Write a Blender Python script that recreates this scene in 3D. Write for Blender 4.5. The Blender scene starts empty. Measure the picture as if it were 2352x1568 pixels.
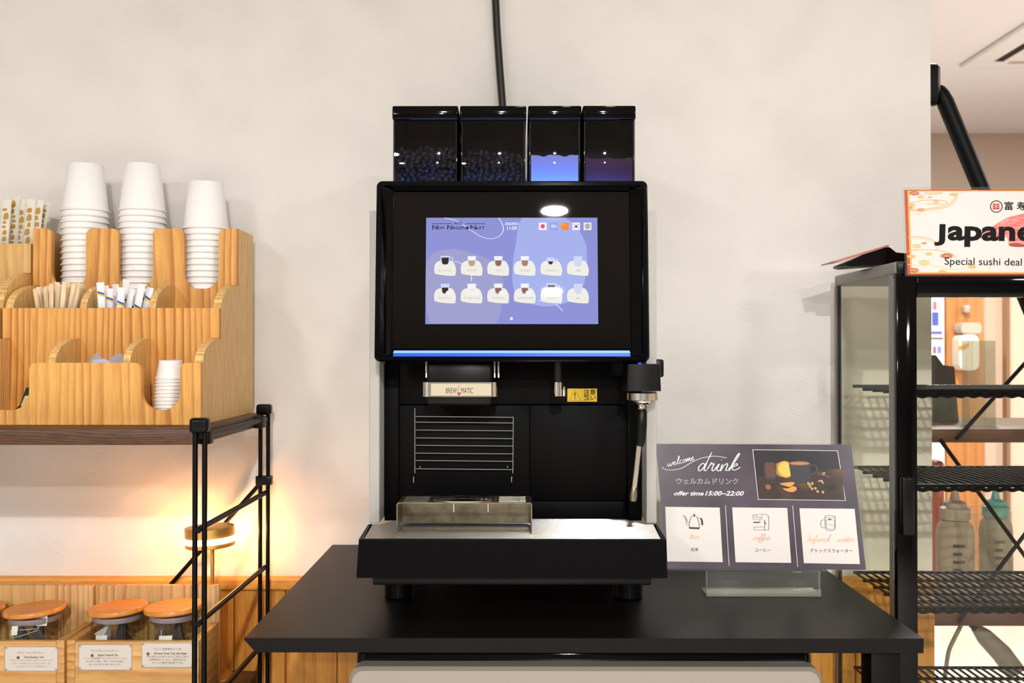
import bpy, bmesh, math, random
from mathutils import Vector, Matrix
random.seed(7)
SC = bpy.context.scene
COL = SC.collection
# ------------------------------------------------------------------ camera
F = 2287.0; CZ = 1.188
cam_d = bpy.data.cameras.new('camera'); cam = bpy.data.objects.new('camera', cam_d); COL.objects.link(cam)
cam_d.sensor_width = 36.0; cam_d.lens = 36.0*F/2352; cam_d.clip_start = 0.02
PITCH = math.atan(22/F); YAW = math.atan(9/F)
cam.location = (0, 0, CZ)
cam.rotation_euler = (math.pi/2 + PITCH, 0, YAW)
cam_d.dof.use_dof = True; cam_d.dof.focus_distance = 1.36; cam_d.dof.aperture_fstop = 8
SC.camera = cam
CR = cam.rotation_euler.to_matrix()
# ------------------------------------------------------------------ world, exposure
w = bpy.data.worlds.new('world'); SC.world = w; w.use_nodes = True
w.node_tree.nodes['Background'].inputs[0].default_value = (0.95, 0.98, 1.0, 1)
w.node_tree.nodes['Background'].inputs[1].default_value = 0.25
SC.view_settings.view_transform = 'Standard'; SC.view_settings.look = 'None'
SC.view_settings.gamma = 1; SC.view_settings.use_curve_mapping = False
SC.view_settings.exposure = 0.0
SC.cycles.transparent_max_bounces = 40
# ------------------------------------------------------------------ lamps (ceiling downlights; left-hand and next-room ones are unseen, added as fill; fittings are built below)
LAMPS = [((0.19, -2.1), 130), ((0.24, -3.8), 104), ((2.35, -2.3), 82), ((-1.9, -1.9), 46), ((-2.2, -3.6), 50),
         ((3.6, 2.0), 46), ((1.45, 3.2), 58), ((0.9, 4.6), 42), ((0.24, 0.70), 5.0), ((3.9, 3.6), 54)]
LSIZE = [.12, .12, .42, .42, .42, .2, .2, .2, .12, .2]
def sph(c):
    return tuple(((v/255)/12.92 if v/255 <= .04045 else ((v/255+.055)/1.055)**2.4) for v in c) + (1,)
for ((lx, ly), pw), ls in zip(LAMPS, LSIZE):
    l = bpy.data.lights.new('downlight_glow', 'AREA'); l.shape = 'DISK'; l.size = ls; l.energy = pw
    l.color = (1.0, 1.0, 1.0)
    lo = bpy.data.objects.new('downlight_glow', l); COL.objects.link(lo); lo.location = (lx, ly, 2.488)
    if ly == 0.70: l.spread = math.radians(125)

# ------------------------------------------------------------------ helpers
def S(px, d): return (px-1185)*d/F
def T(py, d): return CZ-(py-806)*d/F
def at(px, py, d):
    v = CR @ Vector((px-1176, -(py-784), -F)); k = d/v.y
    return Vector((v.x*k, d, CZ+v.z*k))
MATS = {}
def mat(name, col=(128,128,128), rough=.5, metal=0., emit=None, es=0., coat=0., spec=.5, alpha=1., trans=0., ior=1.45):
    if name in MATS: return MATS[name]
    m = bpy.data.materials.new(name); m.use_nodes = True
    b = m.node_tree.nodes['Principled BSDF']
    b.inputs['Base Color'].default_value = sph(col); b.inputs['Roughness'].default_value = rough
    b.inputs['Metallic'].default_value = metal; b.inputs['Coat Weight'].default_value = coat
    b.inputs['Coat Roughness'].default_value = .04
    b.inputs['Specular IOR Level'].default_value = spec; b.inputs['Alpha'].default_value = alpha
    b.inputs['Transmission Weight'].default_value = trans; b.inputs['IOR'].default_value = ior
    if emit: b.inputs['Emission Color'].default_value = sph(emit); b.inputs['Emission Strength'].default_value = es
    MATS[name] = m; return m
def nodes(m): return m.node_tree.nodes, m.node_tree.links, m.node_tree.nodes['Principled BSDF']
def add_bump(m, scale=200, strength=.2, dist=.001, stretch=(1,1,1), detail=4):
    N, L, b = nodes(m)
    tc = N.new('ShaderNodeTexCoord'); mp = N.new('ShaderNodeMapping'); mp.inputs['Scale'].default_value = stretch
    n = N.new('ShaderNodeTexNoise'); n.inputs['Scale'].default_value = scale; n.inputs['Detail'].default_value = detail
    bp = N.new('ShaderNodeBump'); bp.inputs['Strength'].default_value = strength; bp.inputs['Distance'].default_value = dist
    L.new(tc.outputs['Object'], mp.inputs['Vector']); L.new(mp.outputs[0], n.inputs['Vector'])
    L.new(n.outputs[0], bp.inputs['Height']); L.new(bp.outputs[0], b.inputs['Normal'])
    return m
def vary(m, c2, scale=20, stretch=(1,1,1), lo=.35, hi=.65, detail=4):
    N, L, b = nodes(m); c1 = tuple(b.inputs['Base Color'].default_value)
    tc = N.new('ShaderNodeTexCoord'); mp = N.new('ShaderNodeMapping'); mp.inputs['Scale'].default_value = stretch
    n = N.new('ShaderNodeTexNoise'); n.inputs['Scale'].default_value = scale; n.inputs['Detail'].default_value = detail
    r = N.new('ShaderNodeValToRGB'); r.color_ramp.elements[0].position = lo; r.color_ramp.elements[1].position = hi
    r.color_ramp.elements[0].color = c1; r.color_ramp.elements[1].color = sph(c2)
    L.new(tc.outputs['Object'], mp.inputs['Vector']); L.new(mp.outputs[0], n.inputs['Vector'])
    L.new(n.outputs[0], r.inputs[0]); L.new(r.outputs[0], b.inputs['Base Color'])
    return m
def wood(name, light, dark, axis='X', along='Z', scale=18., rough=.45, dist=2.0, along_k=.09, fine=.35, knots=False, offs=0.):
    """pine: saw-tooth growth rings across `axis`, drawn out along `along`."""
    if name in MATS: return MATS[name]
    m = mat(name, light, rough); N, L, b = nodes(m)
    tc = N.new('ShaderNodeTexCoord'); mp = N.new('ShaderNodeMapping')
    sc = {'X':1,'Y':1,'Z':1}; sc[along] = along_k
    mp.inputs['Scale'].default_value = (sc['X'], sc['Y'], sc['Z']); mp.inputs['Location'].default_value = (offs, offs*.7, offs*.3)
    L.new(tc.outputs['Object'], mp.inputs['Vector'])
    n1 = N.new('ShaderNodeTexNoise'); n1.inputs['Scale'].default_value = 9; n1.inputs['Detail'].default_value = 2
    L.new(mp.outputs[0], n1.inputs['Vector'])
    sep = N.new('ShaderNodeSeparateXYZ'); L.new(mp.outputs[0], sep.inputs[0])
    mu = N.new('ShaderNodeMath'); mu.operation = 'MULTIPLY'; mu.inputs[1].default_value = scale*3.2
    L.new(sep.outputs[axis], mu.inputs[0])
    m2 = N.new('ShaderNodeMath'); m2.operation = 'MULTIPLY_ADD'; m2.inputs[1].default_value = dist*2.2
    L.new(n1.outputs[0], m2.inputs[0]); L.new(mu.outputs[0], m2.inputs[2])
    fr = N.new('ShaderNodeMath'); fr.operation = 'FRACT'; L.new(m2.outputs[0], fr.inputs[0])
    r = N.new('ShaderNodeValToRGB'); e = r.color_ramp.elements
    e[0].position = 0.0; e[0].color = sph(light); e[1].position = .97; e[1].color = sph(light)
    mid = tuple((a*2+d_)//3 for a, d_ in zip(light, dark))
    x = e.new(.52); x.color = sph(mid); x = e.new(.80); x.color = sph(dark); x = e.new(.90); x.color = sph(mid)
    L.new(fr.outputs[0], r.inputs[0])
    n2 = N.new('ShaderNodeTexNoise'); n2.inputs['Scale'].default_value = 260; n2.inputs['Detail'].default_value = 3
    L.new(mp.outputs[0], n2.inputs['Vector'])
    n3 = N.new('ShaderNodeTexNoise'); n3.inputs['Scale'].default_value = 14; n3.inputs['Detail'].default_value = 1
    L.new(mp.outputs[0], n3.inputs['Vector'])
    mx = N.new('ShaderNodeMixRGB'); mx.blend_type = 'MIX'; mx.inputs[1].default_value = sph(light)
    r3 = N.new('ShaderNodeMapRange'); r3.inputs[1].default_value = .35; r3.inputs[2].default_value = .62
    r3.inputs[3].default_value = .45; r3.inputs[4].default_value = 1.0
    L.new(n3.outputs[0], r3.inputs[0]); L.new(r3.outputs[0], mx.inputs[0]); L.new(r.outputs[0], mx.inputs[2])
    m4 = N.new('ShaderNodeMixRGB'); m4.blend_type = 'MULTIPLY'; m4.inputs[0].default_value = fine
    r4 = N.new('ShaderNodeValToRGB'); r4.color_ramp.elements[0].position = .35; r4.color_ramp.elements[0].color = (.62,.5,.38,1)
    r4.color_ramp.elements[1].position = .6; r4.color_ramp.elements[1].color = (1,1,1,1)
    L.new(n2.outputs[0], r4.inputs[0]); L.new(mx.outputs[0], m4.inputs[1]); L.new(r4.outputs[0], m4.inputs[2])
    L.new(m4.outputs[0], b.inputs['Base Color'])
    return m
def clear(name, tint=(235,240,238), refl=.1, rough=.02, opac=0.0, ocol=(200,200,200)):
    """thin clear glass or acrylic: see-through, with a Fresnel gloss; `opac` adds a cloudy share."""
    if name in MATS: return MATS[name]
    m = bpy.data.materials.new(name); m.use_nodes = True; N = m.node_tree.nodes; L = m.node_tree.links
    N.clear(); out = N.new('ShaderNodeOutputMaterial'); tr = N.new('ShaderNodeBsdfTransparent'); tr.inputs[0].default_value = sph(tint)
    gl = N.new('ShaderNodeBsdfGlossy'); gl.inputs['Roughness'].default_value = rough
    lw = N.new('ShaderNodeFresnel'); lw.inputs['IOR'].default_value = 1.0+refl*5
    ge = N.new('ShaderNodeNewGeometry'); fm = N.new('ShaderNodeMath'); fm.operation = 'SUBTRACT'; fm.inputs[0].default_value = 1; L.new(ge.outputs['Backfacing'], fm.inputs[1])
    f2 = N.new('ShaderNodeMath'); f2.operation = 'MULTIPLY'; L.new(fm.outputs[0], f2.inputs[0]); L.new(lw.outputs[0], f2.inputs[1])
    mx = N.new('ShaderNodeMixShader'); L.new(f2.outputs[0], mx.inputs[0]); L.new(tr.outputs[0], mx.inputs[1]); L.new(gl.outputs[0], mx.inputs[2])
    last = mx
    if opac > 0:
        df = N.new('ShaderNodeBsdfDiffuse'); df.inputs[0].default_value = sph(ocol)
        m2 = N.new('ShaderNodeMixShader'); m2.inputs[0].default_value = opac
        L.new(mx.outputs[0], m2.inputs[1]); L.new(df.outputs[0], m2.inputs[2]); last = m2
    L.new(last.outputs[0], out.inputs[0]); MATS[name] = m; return m

class MB:
    def __init__(s): s.v = []; s.f = []; s.mi = []; s.cur = 0
    def add(s, verts, faces, M=None):
        o = len(s.v)
        for p in verts:
            p = Vector(p)
            s.v.append(M @ p if M is not None else p)
        for f in faces: s.f.append([i+o for i in f]); s.mi.append(s.cur)
        return s
    def box(s, x0, x1, y0, y1, z0, z1, bev=0., M=None, seg=2):
        if x0 > x1: x0, x1 = x1, x0
        bm = bmesh.new()
        bmesh.ops.create_cube(bm, size=1)
        for v in bm.verts: v.co = ((v.co.x+.5)*(x1-x0)+x0, (v.co.y+.5)*(y1-y0)+y0, (v.co.z+.5)*(z1-z0)+z0)
        if bev > 0: bmesh.ops.bevel(bm, geom=bm.edges[:], offset=min(bev, .45*min(x1-x0, y1-y0, z1-z0)), segments=seg, affect='EDGES', profile=.5)
        bm.verts.index_update()
        s.add([v.co.copy() for v in bm.verts], [[v.index for v in f.verts] for f in bm.faces], M); bm.free(); return s
    def tube(s, pts, r, seg=10, M=None, closed=False):
        pts = [Vector(p) for p in pts]; n = len(pts); rs = r if isinstance(r, (list, tuple)) else [r]*n
        V = []; Fc = []; up = None
        for i, p in enumerate(pts):
            if closed: t = pts[(i+1) % n]-pts[i-1]
            else: t = pts[min(i+1, n-1)]-pts[max(i-1, 0)]
            t.normalize()
            if up is None:
                up = Vector((0,0,1)) if abs(t.z) < .9 else Vector((1,0,0))
            a = (up - t*up.dot(t)).normalized(); b = t.cross(a); up = a
            for k in range(seg):
                an = 2*math.pi*k/seg; V.append(p + (a*math.cos(an)+b*math.sin(an))*rs[i])
        for i in range(n if closed else n-1):
            for k in range(seg):
                j = (i+1) % n
                Fc.append([i*seg+k, i*seg+(k+1) % seg, j*seg+(k+1) % seg, j*seg+k])
        if not closed: Fc.append(list(range(seg))[::-1]); Fc.append([(n-1)*seg+k for k in range(seg)])
        return s.add(V, Fc, M)
    def lathe(s, prof, c=(0,0,0), seg=32, M=None, cap=True):
        V = []; Fc = []; n = len(prof)
        for (r, z) in prof:
            for k in range(seg):
                a = 2*math.pi*k/seg; V.append((c[0]+r*math.cos(a), c[1]+r*math.sin(a), c[2]+z))
        for i in range(n-1):
            for k in range(seg): Fc.append([i*seg+k, i*seg+(k+1) % seg, (i+1)*seg+(k+1) % seg, (i+1)*seg+k])
        if cap:
            if prof[0][0] > 1e-6: Fc.append(list(range(seg))[::-1])
            if prof[-1][0] > 1e-6: Fc.append([(n-1)*seg+k for k in range(seg)])
        return s.add(V, Fc, M)
    def prism(s, outline, a, b, mapf):
        """extrude a 2-D outline between depth a and b; mapf(u, v, w) -> point"""
        n = len(outline)
        V = [mapf(u, v, a) for u, v in outline]+[mapf(u, v, b) for u, v in outline]
        Fc = [list(range(n)), [n+i for i in range(n)][::-1]]+[[i, n+i, n+(i+1) % n, (i+1) % n] for i in range(n)]
        return s.add(V, Fc)
    def loops(s, L_, close_ends=(False, False), M=None):
        n = len(L_[0]); V = [p for l in L_ for p in l]; Fc = []
        for i in range(len(L_)-1):
            for k in range(n): Fc.append([i*n+k, i*n+(k+1) % n, (i+1)*n+(k+1) % n, (i+1)*n+k])
        if close_ends[0]: Fc.append(list(range(n))[::-1])
        if close_ends[1]: Fc.append([(len(L_)-1)*n+k for k in range(n)])
        return s.add(V, Fc, M)
    def build(s, name, mats, parent=None, origin=None, smooth=35, fix=True):
        if not isinstance(mats, (list, tuple)): mats = [mats]
        me = bpy.data.meshes.new(name)
        if parent is not None: o0 = Vector(parent['_w'])
        elif origin is not None: o0 = Vector(origin)
        else:
            xs = [v.x for v in s.v]; ys = [v.y for v in s.v]; zs = [v.z for v in s.v]
            o0 = Vector(((min(xs)+max(xs))/2, (min(ys)+max(ys))/2, min(zs)))
        me.from_pydata([v-o0 for v in s.v], [], s.f)
        for m in mats: me.materials.append(m)
        me.polygons.foreach_set('material_index', s.mi)
        if fix:
            bm = bmesh.new(); bm.from_mesh(me); bmesh.ops.recalc_face_normals(bm, faces=bm.faces); bm.to_mesh(me); bm.free()
        if smooth:
            me.polygons.foreach_set('use_smooth', [True]*len(me.polygons)); me.set_sharp_from_angle(angle=math.radians(smooth))
        me.update()
        o = bpy.data.objects.new(name, me); COL.objects.link(o)
        if parent is not None: o.parent = parent; o['_w'] = list(o0)
        else: o.location = o0; o['_w'] = list(o0)
        return o
def tag(o, label, cat, group=None, kind=None):
    if label: o['label'] = label
    if cat: o['category'] = cat
    if group: o['group'] = group
    if kind: o['kind'] = kind
    return o
def thing(name, loc, label, cat, group=None):
    o = bpy.data.objects.new(name, None); COL.objects.link(o); o.location = loc; o['_w'] = list(loc); o.empty_display_size = .05
    return tag(o, label, cat, group)
def structure(o): o['kind'] = 'structure'; return o
def kids(o): return [c for c in bpy.data.objects if c.parent == o]
def copy_tree(o, parent=None):
    c = o.copy(); COL.objects.link(c)
    if parent is not None: c.parent = parent
    for ch in KIDS.get(o.name, []): copy_tree(ch, c)
    return c
KIDS = {}
def register(o):
    KIDS[o.name] = kids(o)
    for c in KIDS[o.name]: register(c)
def rrect(x0, x1, y0, y1, r, n=5):
    pts = []
    for cx, cy, a0 in ((x1-r, y1-r, 0), (x0+r, y1-r, 90), (x0+r, y0+r, 180), (x1-r, y0+r, 270)):
        for k in range(n+1):
            a = math.radians(a0+90*k/n); pts.append((cx+r*math.cos(a), cy+r*math.sin(a)))
    return pts
def smooth_path(p, sub=6, closed=False):
    out = []; n = len(p)
    for i in range(n if closed else n-1):
        g = (lambda k: p[k % n]) if closed else (lambda k: p[max(0, min(n-1, k))])
        p0, p1, p2, p3 = g(i-1), g(i), g(i+1), g(i+2)
        for j in range(sub):
            t = j/sub
            out.append(tuple(.5*((2*b)+(-a+c)*t+(2*a-5*b+4*c-d)*t*t+(-a+3*b-3*c+d)*t**3) for a, b, c, d in zip(p0, p1, p2, p3)))
    if not closed: out.append(tuple(p[-1]))
    return out

# --- flat printed art: everything on one sheet becomes one mesh with inks as materials
def text_geo(s, bold=0., shear=0., sx=1.):
    c = bpy.data.curves.new('t', 'FONT'); c.body = s; c.size = 1; c.offset = bold; c.shear = shear; c.resolution_u = 3
    o = bpy.data.objects.new('t', c); COL.objects.link(o)
    dg = bpy.context.evaluated_depsgraph_get(); me = bpy.data.meshes.new_from_object(o.evaluated_get(dg))
    V = [(v.co.x*sx, v.co.y) for v in me.vertices]; Fc = [list(p.vertices) for p in me.polygons]
    bpy.data.objects.remove(o); bpy.data.curves.remove(c); bpy.data.meshes.remove(me)
    return V, Fc
GL = {
 'w': ([[(0,.9),(.08,.3),(.3,0),(.52,.5),(.6,.9),(.65,.2),(.85,0),(1.1,.5),(1.15,1),(1.3,.85)]], 1.3),
 'e': ([[(0,.3),(.35,.5),(.5,.85),(.3,1),(.1,.6),(.2,.1),(.5,0),(.8,.3)]], .75),
 'l': ([[(0,.2),(.4,1.2),(.55,2.1),(.4,2.3),(.25,1.6),(.22,.4),(.45,0),(.7,.2)]], .62),
 'c': ([[(.6,.85),(.4,1),(.15,.7),(.12,.2),(.4,0),(.75,.2)]], .72),
 'o': ([[(.4,1),(.1,.6),(.2,.05),(.5,.1),(.62,.6),(.4,1),(.6,.8),(.9,.9)]], .85),
 'm': ([[(0,.9),(.05,0),(.2,.7),(.4,1),(.44,0),(.6,.7),(.8,1),(.85,.1),(1.1,.1)]], 1.05),
 'n': ([[(0,.9),(.05,0),(.2,.7),(.45,1),(.55,.7),(.55,.1),(.8,.1)]], .78),
 'd': ([[(.6,.8),(.3,1),(.05,.5),(.2,0),(.5,.3),(.72,1.6),(.8,2.5),(.68,1.2),(.68,.1),(.95,.1)]], .95),
 'r': ([[(0,.2),(.2,1.1),(.3,.88),(.5,.95),(.45,.3),(.6,0),(.8,.2)]], .75),
 'i': ([[(0,.2),(.25,.95),(.2,.2),(.4,0),(.6,.2)], [(.33,1.45),(.36,1.5)]], .55),
 'k': ([[(0,.2),(.4,1.4),(.55,2.3),(.4,2.2),(.2,1),(.12,0),(.25,.6),(.6,1),(.7,.75),(.3,.5),(.6,.1),(1.1,.5)]], .9),
 't': ([[(0,.2),(.3,1.2),(.38,1.8),(.28,.6),(.35,.05),(.6,.15)], [(.02,1.2),(.75,1.32)]], .55),
 'a': ([[(.6,.85),(.3,1),(.05,.5),(.2,0),(.5,.3),(.65,.95),(.6,.2),(.85,.08)]], .8),
 'f': ([[(0,.1),(.4,1.3),(.6,2.1),(.4,2.2),(.3,1),(.15,-.8),(.32,-.9),(.4,-.2),(.3,.1),(.7,.2)]], .62),
 'u': ([[(.05,.95),(.05,.2),(.3,0),(.55,.5),(.6,.95),(.6,.1),(.85,.1)]], .8),
 's': ([[(0,.1),(.35,1.05),(.3,.7),(.48,.3),(.3,0),(.05,.12)]], .6),
 'I': ([[(.1,1.9),(.8,2)], [(.45,1.95),(.25,0)], [(-.1,0),(.6,.05)]], .75), ' ': ([], .8)}
class Art:
    """2-D drawing in sheet units; (u, v) v up. place(u, v, h) maps to the world, h is the height of the layer."""
    def __init__(s, place, step=.00012): s.mb = MB(); s.place = place; s.mats = []; s.step = step; s.layer = 1
    def m(s, material):
        if material not in s.mats: s.mats.append(material)
        s.mb.cur = s.mats.index(material)
    def poly(s, pts, material, layer=None):
        s.m(material); h = (layer if layer is not None else s.layer)*s.step
        s.mb.add([s.place(u, v, h) for u, v in pts], [list(range(len(pts)))])
    def rect(s, u0, v0, u1, v1, material, layer=None, r=0):
        s.poly(rrect(u0, u1, v0, v1, r, 4) if r else [(u0,v0),(u1,v0),(u1,v1),(u0,v1)], material, layer)
    def ell(s, cu, cv, ru, rv, material, layer=None, n=24, a0=0, a1=360):
        s.poly([(cu+ru*math.cos(math.radians(a0+(a1-a0)*k/n)), cv+rv*math.sin(math.radians(a0+(a1-a0)*k/n))) for k in range(n+(a1-a0 < 360))], material, layer)
    def stroke(s, pts, wd, material, layer=None, sm=True, closed=False, taper=False):
        if sm: pts = smooth_path(pts, 5, closed)
        s.m(material); s.nst = getattr(s, 'nst', 0)+1; h = (layer if layer is not None else s.layer)*s.step+(s.nst % 8)*s.step*.1
        n = len(pts); V = []; Fc = []
        for i, p in enumerate(pts):
            a = pts[(i-1) % n] if closed else pts[max(i-1, 0)]; b = pts[(i+1) % n] if closed else pts[min(i+1, n-1)]
            dx, dy = b[0]-a[0], b[1]-a[1]; l = math.hypot(dx, dy) or 1
            k = wd/2*(1 if not taper else .55+.45*abs(dy)/l)
            V += [s.place(p[0]-dy/l*k, p[1]+dx/l*k, h), s.place(p[0]+dy/l*k, p[1]-dx/l*k, h)]
        for i in range(n if closed else n-1):
            j = (i+1) % n; Fc.append([2*i, 2*j, 2*j+1, 2*i+1])
        s.mb.add(V, Fc)
    def ring(s, u0, v0, u1, v1, wd, material, layer=None):
        s.stroke([(u0,v0),(u1,v0),(u1,v1),(u0,v1)], wd, material, layer, sm=False, closed=True) if False else [
            s.rect(a, b, c, d, material, layer) for a, b, c, d in ((u0,v0,u1,v0+wd),(u0,v1-wd,u1,v1),(u0,v0+wd,u0+wd,v1-wd),(u1-wd,v0+wd,u1,v1-wd))]
    def text(s, st, u, v, width=None, size=None, material=None, layer=None, bold=0., shear=0., align='C', rot=0., ysc=1.):
        V, Fc = text_geo(st, bold, shear)
        if not V: return
        x0 = min(p[0] for p in V); x1 = max(p[0] for p in V)
        k = size if size else width/(x1-x0); kx = width/(x1-x0) if width else k
        off = {'C':(x0+x1)/2, 'L':x0, 'R':x1}[align]; ca, sa = math.cos(rot), math.sin(rot)
        s.m(material); h = (layer if layer is not None else s.layer)*s.step; P = []
        for x, y in V:
            a, b = (x-off)*kx, y*k*ysc; P.append(s.place(u+a*ca-b*sa, v+a*sa+b*ca, h))
        s.mb.add(P, Fc)
    def script(s, word, u, v, xh, wd, material, layer=None, slant=.35, width=None, rot=0.):
        tot = sum(GL[c][1] for c in word); kx = (width/tot) if width else xh
        x = 0; ca, sa = math.cos(rot), math.sin(rot)
        for c in word:
            for st in GL[c][0]:
                P = []
                for a, b in smooth_path(st, 6):
                    p = (x+a)*kx+b*xh*slant; q = b*xh; P.append((u+p*ca-q*sa, v+p*sa+q*ca))
                s.stroke(P, wd, material, layer, sm=False, taper=True)
            x += GL[c][1]
    def build(s, name, parent=None): return s.mb.build(name, s.mats, parent, smooth=0, fix=False)

# ------------------------------------------------------------------ materials
M_wall = mat('cream_plaster', (240,236,229), .85)
def plaster(m):
    N, L, b = nodes(m); tc = N.new('ShaderNodeTexCoord'); hs = None
    for ang, sc, amp in ((.42, (16, 16, 170), 1.0), (-.62, (18, 18, 190), 1.0), (.15, (14, 14, 200), .8), (-1.15, (18, 18, 170), .7)):
        mp = N.new('ShaderNodeMapping'); mp.vector_type = 'TEXTURE'; mp.inputs['Rotation'].default_value = (0, ang, 0); mp.inputs['Scale'].default_value = tuple(1/q for q in sc)
        dn = N.new('ShaderNodeTexNoise'); dn.inputs['Scale'].default_value = 5; L.new(tc.outputs['Object'], dn.inputs['Vector'])
        ad = N.new('ShaderNodeVectorMath'); ad.operation = 'MULTIPLY_ADD'; ad.inputs[1].default_value = (.05,.05,.05)
        L.new(dn.outputs['Color'], ad.inputs[0]); L.new(tc.outputs['Object'], ad.inputs[2])
        L.new(ad.outputs[0], mp.inputs['Vector'])
        n = N.new('ShaderNodeTexNoise'); n.inputs['Scale'].default_value = 2.2; n.inputs['Detail'].default_value = 5; n.inputs['Roughness'].default_value = .62
        L.new(mp.outputs[0], n.inputs['Vector'])
        mk = N.new('ShaderNodeTexNoise'); mk.inputs['Scale'].default_value = 11+ang*3; L.new(tc.outputs['Object'], mk.inputs['Vector'])
        mr = N.new('ShaderNodeMapRange'); mr.inputs[1].default_value = .46; mr.inputs[2].default_value = .62; mr.inputs[4].default_value = amp
        L.new(mk.outputs[0], mr.inputs[0])
        mu = N.new('ShaderNodeMath'); mu.operation = 'MULTIPLY'; L.new(n.outputs[0], mu.inputs[0]); L.new(mr.outputs[0], mu.inputs[1])
        if hs is None: hs = mu
        else:
            a2 = N.new('ShaderNodeMath'); L.new(hs.outputs[0], a2.inputs[0]); L.new(mu.outputs[0], a2.inputs[1]); hs = a2
    fn = N.new('ShaderNodeTexNoise'); fn.inputs['Scale'].default_value = 420; L.new(tc.outputs['Object'], fn.inputs['Vector'])
    a3 = N.new('ShaderNodeMath'); a3.operation = 'MULTIPLY_ADD'; a3.inputs[1].default_value = .12
    L.new(fn.outputs[0], a3.inputs[0]); L.new(hs.outputs[0], a3.inputs[2])
    bp = N.new('ShaderNodeBump'); bp.inputs['Strength'].default_value = .75; bp.inputs['Distance'].default_value = .0016
    L.new(a3.outputs[0], bp.inputs['Height']); L.new(bp.outputs[0], b.inputs['Normal'])
plaster(M_wall)
M_ceil = mat('white_ceiling', (240,236,236), .9)
M_farwall = mat('beige_far_wall', (196,178,162), .9)
M_floor = vary(mat('pale_floor', (216,209,200), .35), (200,192,182), 3)
M_black = mat('black_plastic', (8,8,8), .3, spec=.25)
M_blackm = add_bump(mat('black_brushed_metal', (5,5,6), .42, .0, spec=.07), 90, .25, .0006, (1,1,24))
M_gloss = mat('black_gloss', (4,4,5), .05, spec=.24)
M_inner = mat('black_panel', (6,6,6), .5, spec=.1)
M_pwd = mat('black_powder_coat', (8,8,8), .4, spec=.18)
M_table = add_bump(mat('black_laminate', (10,9,8), .4, spec=.2), 900, .25, .0003)
M_silver = mat('silver_paint', (188,185,179), .45)
M_chrome = mat('chrome', (225,222,215), .08, 1.)
M_steel = mat('brushed_steel', (206,202,194), .2, 1.)
M_steeld = vary(mat('worn_steel', (150,140,120), .34, 1.), (120,110,92), 60)
M_paper = mat('white_paper', (248,246,240), .7)
M_white = mat('white_ink', (246,243,240), .5)
M_ink = mat('black_ink', (12,11,11), .5, spec=.2)
M_cup = mat('paper_cup', (255,253,250), .62)
def cup_bump():
    N, L, b = nodes(M_cup); tc = N.new('ShaderNodeTexCoord'); wv = N.new('ShaderNodeTexWave'); wv.bands_direction = 'Z'
    wv.inputs['Scale'].default_value = 110; wv.inputs['Distortion'].default_value = 0
    bp = N.new('ShaderNodeBump'); bp.inputs['Strength'].default_value = .5; bp.inputs['Distance'].default_value = .0004
    L.new(tc.outputs['Object'], wv.inputs['Vector']); L.new(wv.outputs[0], bp.inputs['Height']); L.new(bp.outputs[0], b.inputs['Normal'])
    b.inputs['Subsurface Weight'].default_value = 0
cup_bump()
LW, DW = (240,180,94), (184,106,38)
M_pine = wood('orange_pine', LW, DW, 'X', 'Z', 25, dist=3.0)
M_pine2 = wood('orange_pine_wide_grain', (242,184,98), (192,116,46), 'X', 'Z', 20, dist=4.2, offs=.37)
M_pinef = wood('orange_pine_fine_grain', (238,178,90), (180,104,40), 'X', 'Z', 44, dist=1.2, offs=1.3)
M_pines = wood('pine_quarter_sawn', (250,212,140), (208,152,84), 'Y', 'Z', 52, dist=.8, offs=.7, fine=.5)
M_pinee = wood('pine_end_grain', (240,186,104), (196,126,56), 'Z', 'X', 40, dist=3)
M_pale = wood('pale_pine', (232,190,122), (206,154,84), 'X', 'Z', 9, dist=2)
M_cedar = wood('pale_cedar', (230,182,116), (190,128,66), 'X', 'Z', 20, dist=3.4, offs=2.1)
M_cedarf = wood('pale_cedar_cathedral', (232,186,118), (208,150,80), 'Z', 'X', 16, dist=2.6, offs=.9)
M_cedars = wood('pale_cedar_side', (222,170,100), (184,120,62), 'Z', 'Y', 22, dist=2.2, along_k=.3)
M_wains = wood('honey_wainscot', (226,160,66), (190,118,38), 'X', 'Z', 11, dist=2)
M_rail = wood('honey_rail', (236,170,72), (210,138,48), 'Z', 'X', 20, dist=1)
M_walnut = wood('dark_walnut_board', (98,62,36), (54,32,18), 'Z', 'X', 90, dist=9, along_k=.16, fine=.95)
M_brass = mat('brushed_brass', (224,178,96), .4, .75)
M_glass = clear('clear_glass', (250,251,249), .12)
M_fglass = clear('fridge_glass', (253,253,249), .035)
M_acr = clear('clear_acrylic', (250,251,249), .1, opac=.03, ocol=(225,225,215))
M_frost = clear('cloudy_acrylic', (246,246,242), .1, opac=.14, ocol=(220,218,206))
M_greyf = mat('grey_aluminium', (140,138,132), .5)

# ------------------------------------------------------------------ the room
WY = 1.744
def slab(name, x0, x1, y0, y1, z0, z1, m): return structure(MB().box(x0, x1, y0, y1, z0, z1).build(name, m, origin=(0,0,0), smooth=0))
slab('wall_back', -3.2, S(2138, WY), WY, WY+.11, 0, 2.5, M_wall)
slab('floor', -3.2, 5.2, -6.2, 6.2, -.1, 0, M_floor)
slab('ceiling', -3.2, 5.2, WY, 6.2, 2.5, 2.6, M_ceil)
slab('ceiling_front', -3.2, 5.2, -6.2, WY, 2.5, 2.6, mat('grey_low_bounce_ceiling', (150,142,134), .8))  # unseen ceiling, greyed down to cut bounce light on the upper wall
slab('wall_far', -3.2, 5.2, 6.0, 6.1, 0, 2.5, M_farwall)
slab('wall_right', 5.0, 5.1, -6.2, 6.0, 0, 2.5, M_farwall)
slab('wall_left', -3.2, -3.1, -6.2, 6.0, 0, 2.5, mat('grey_side_wall', (172,168,162), .9))
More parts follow.
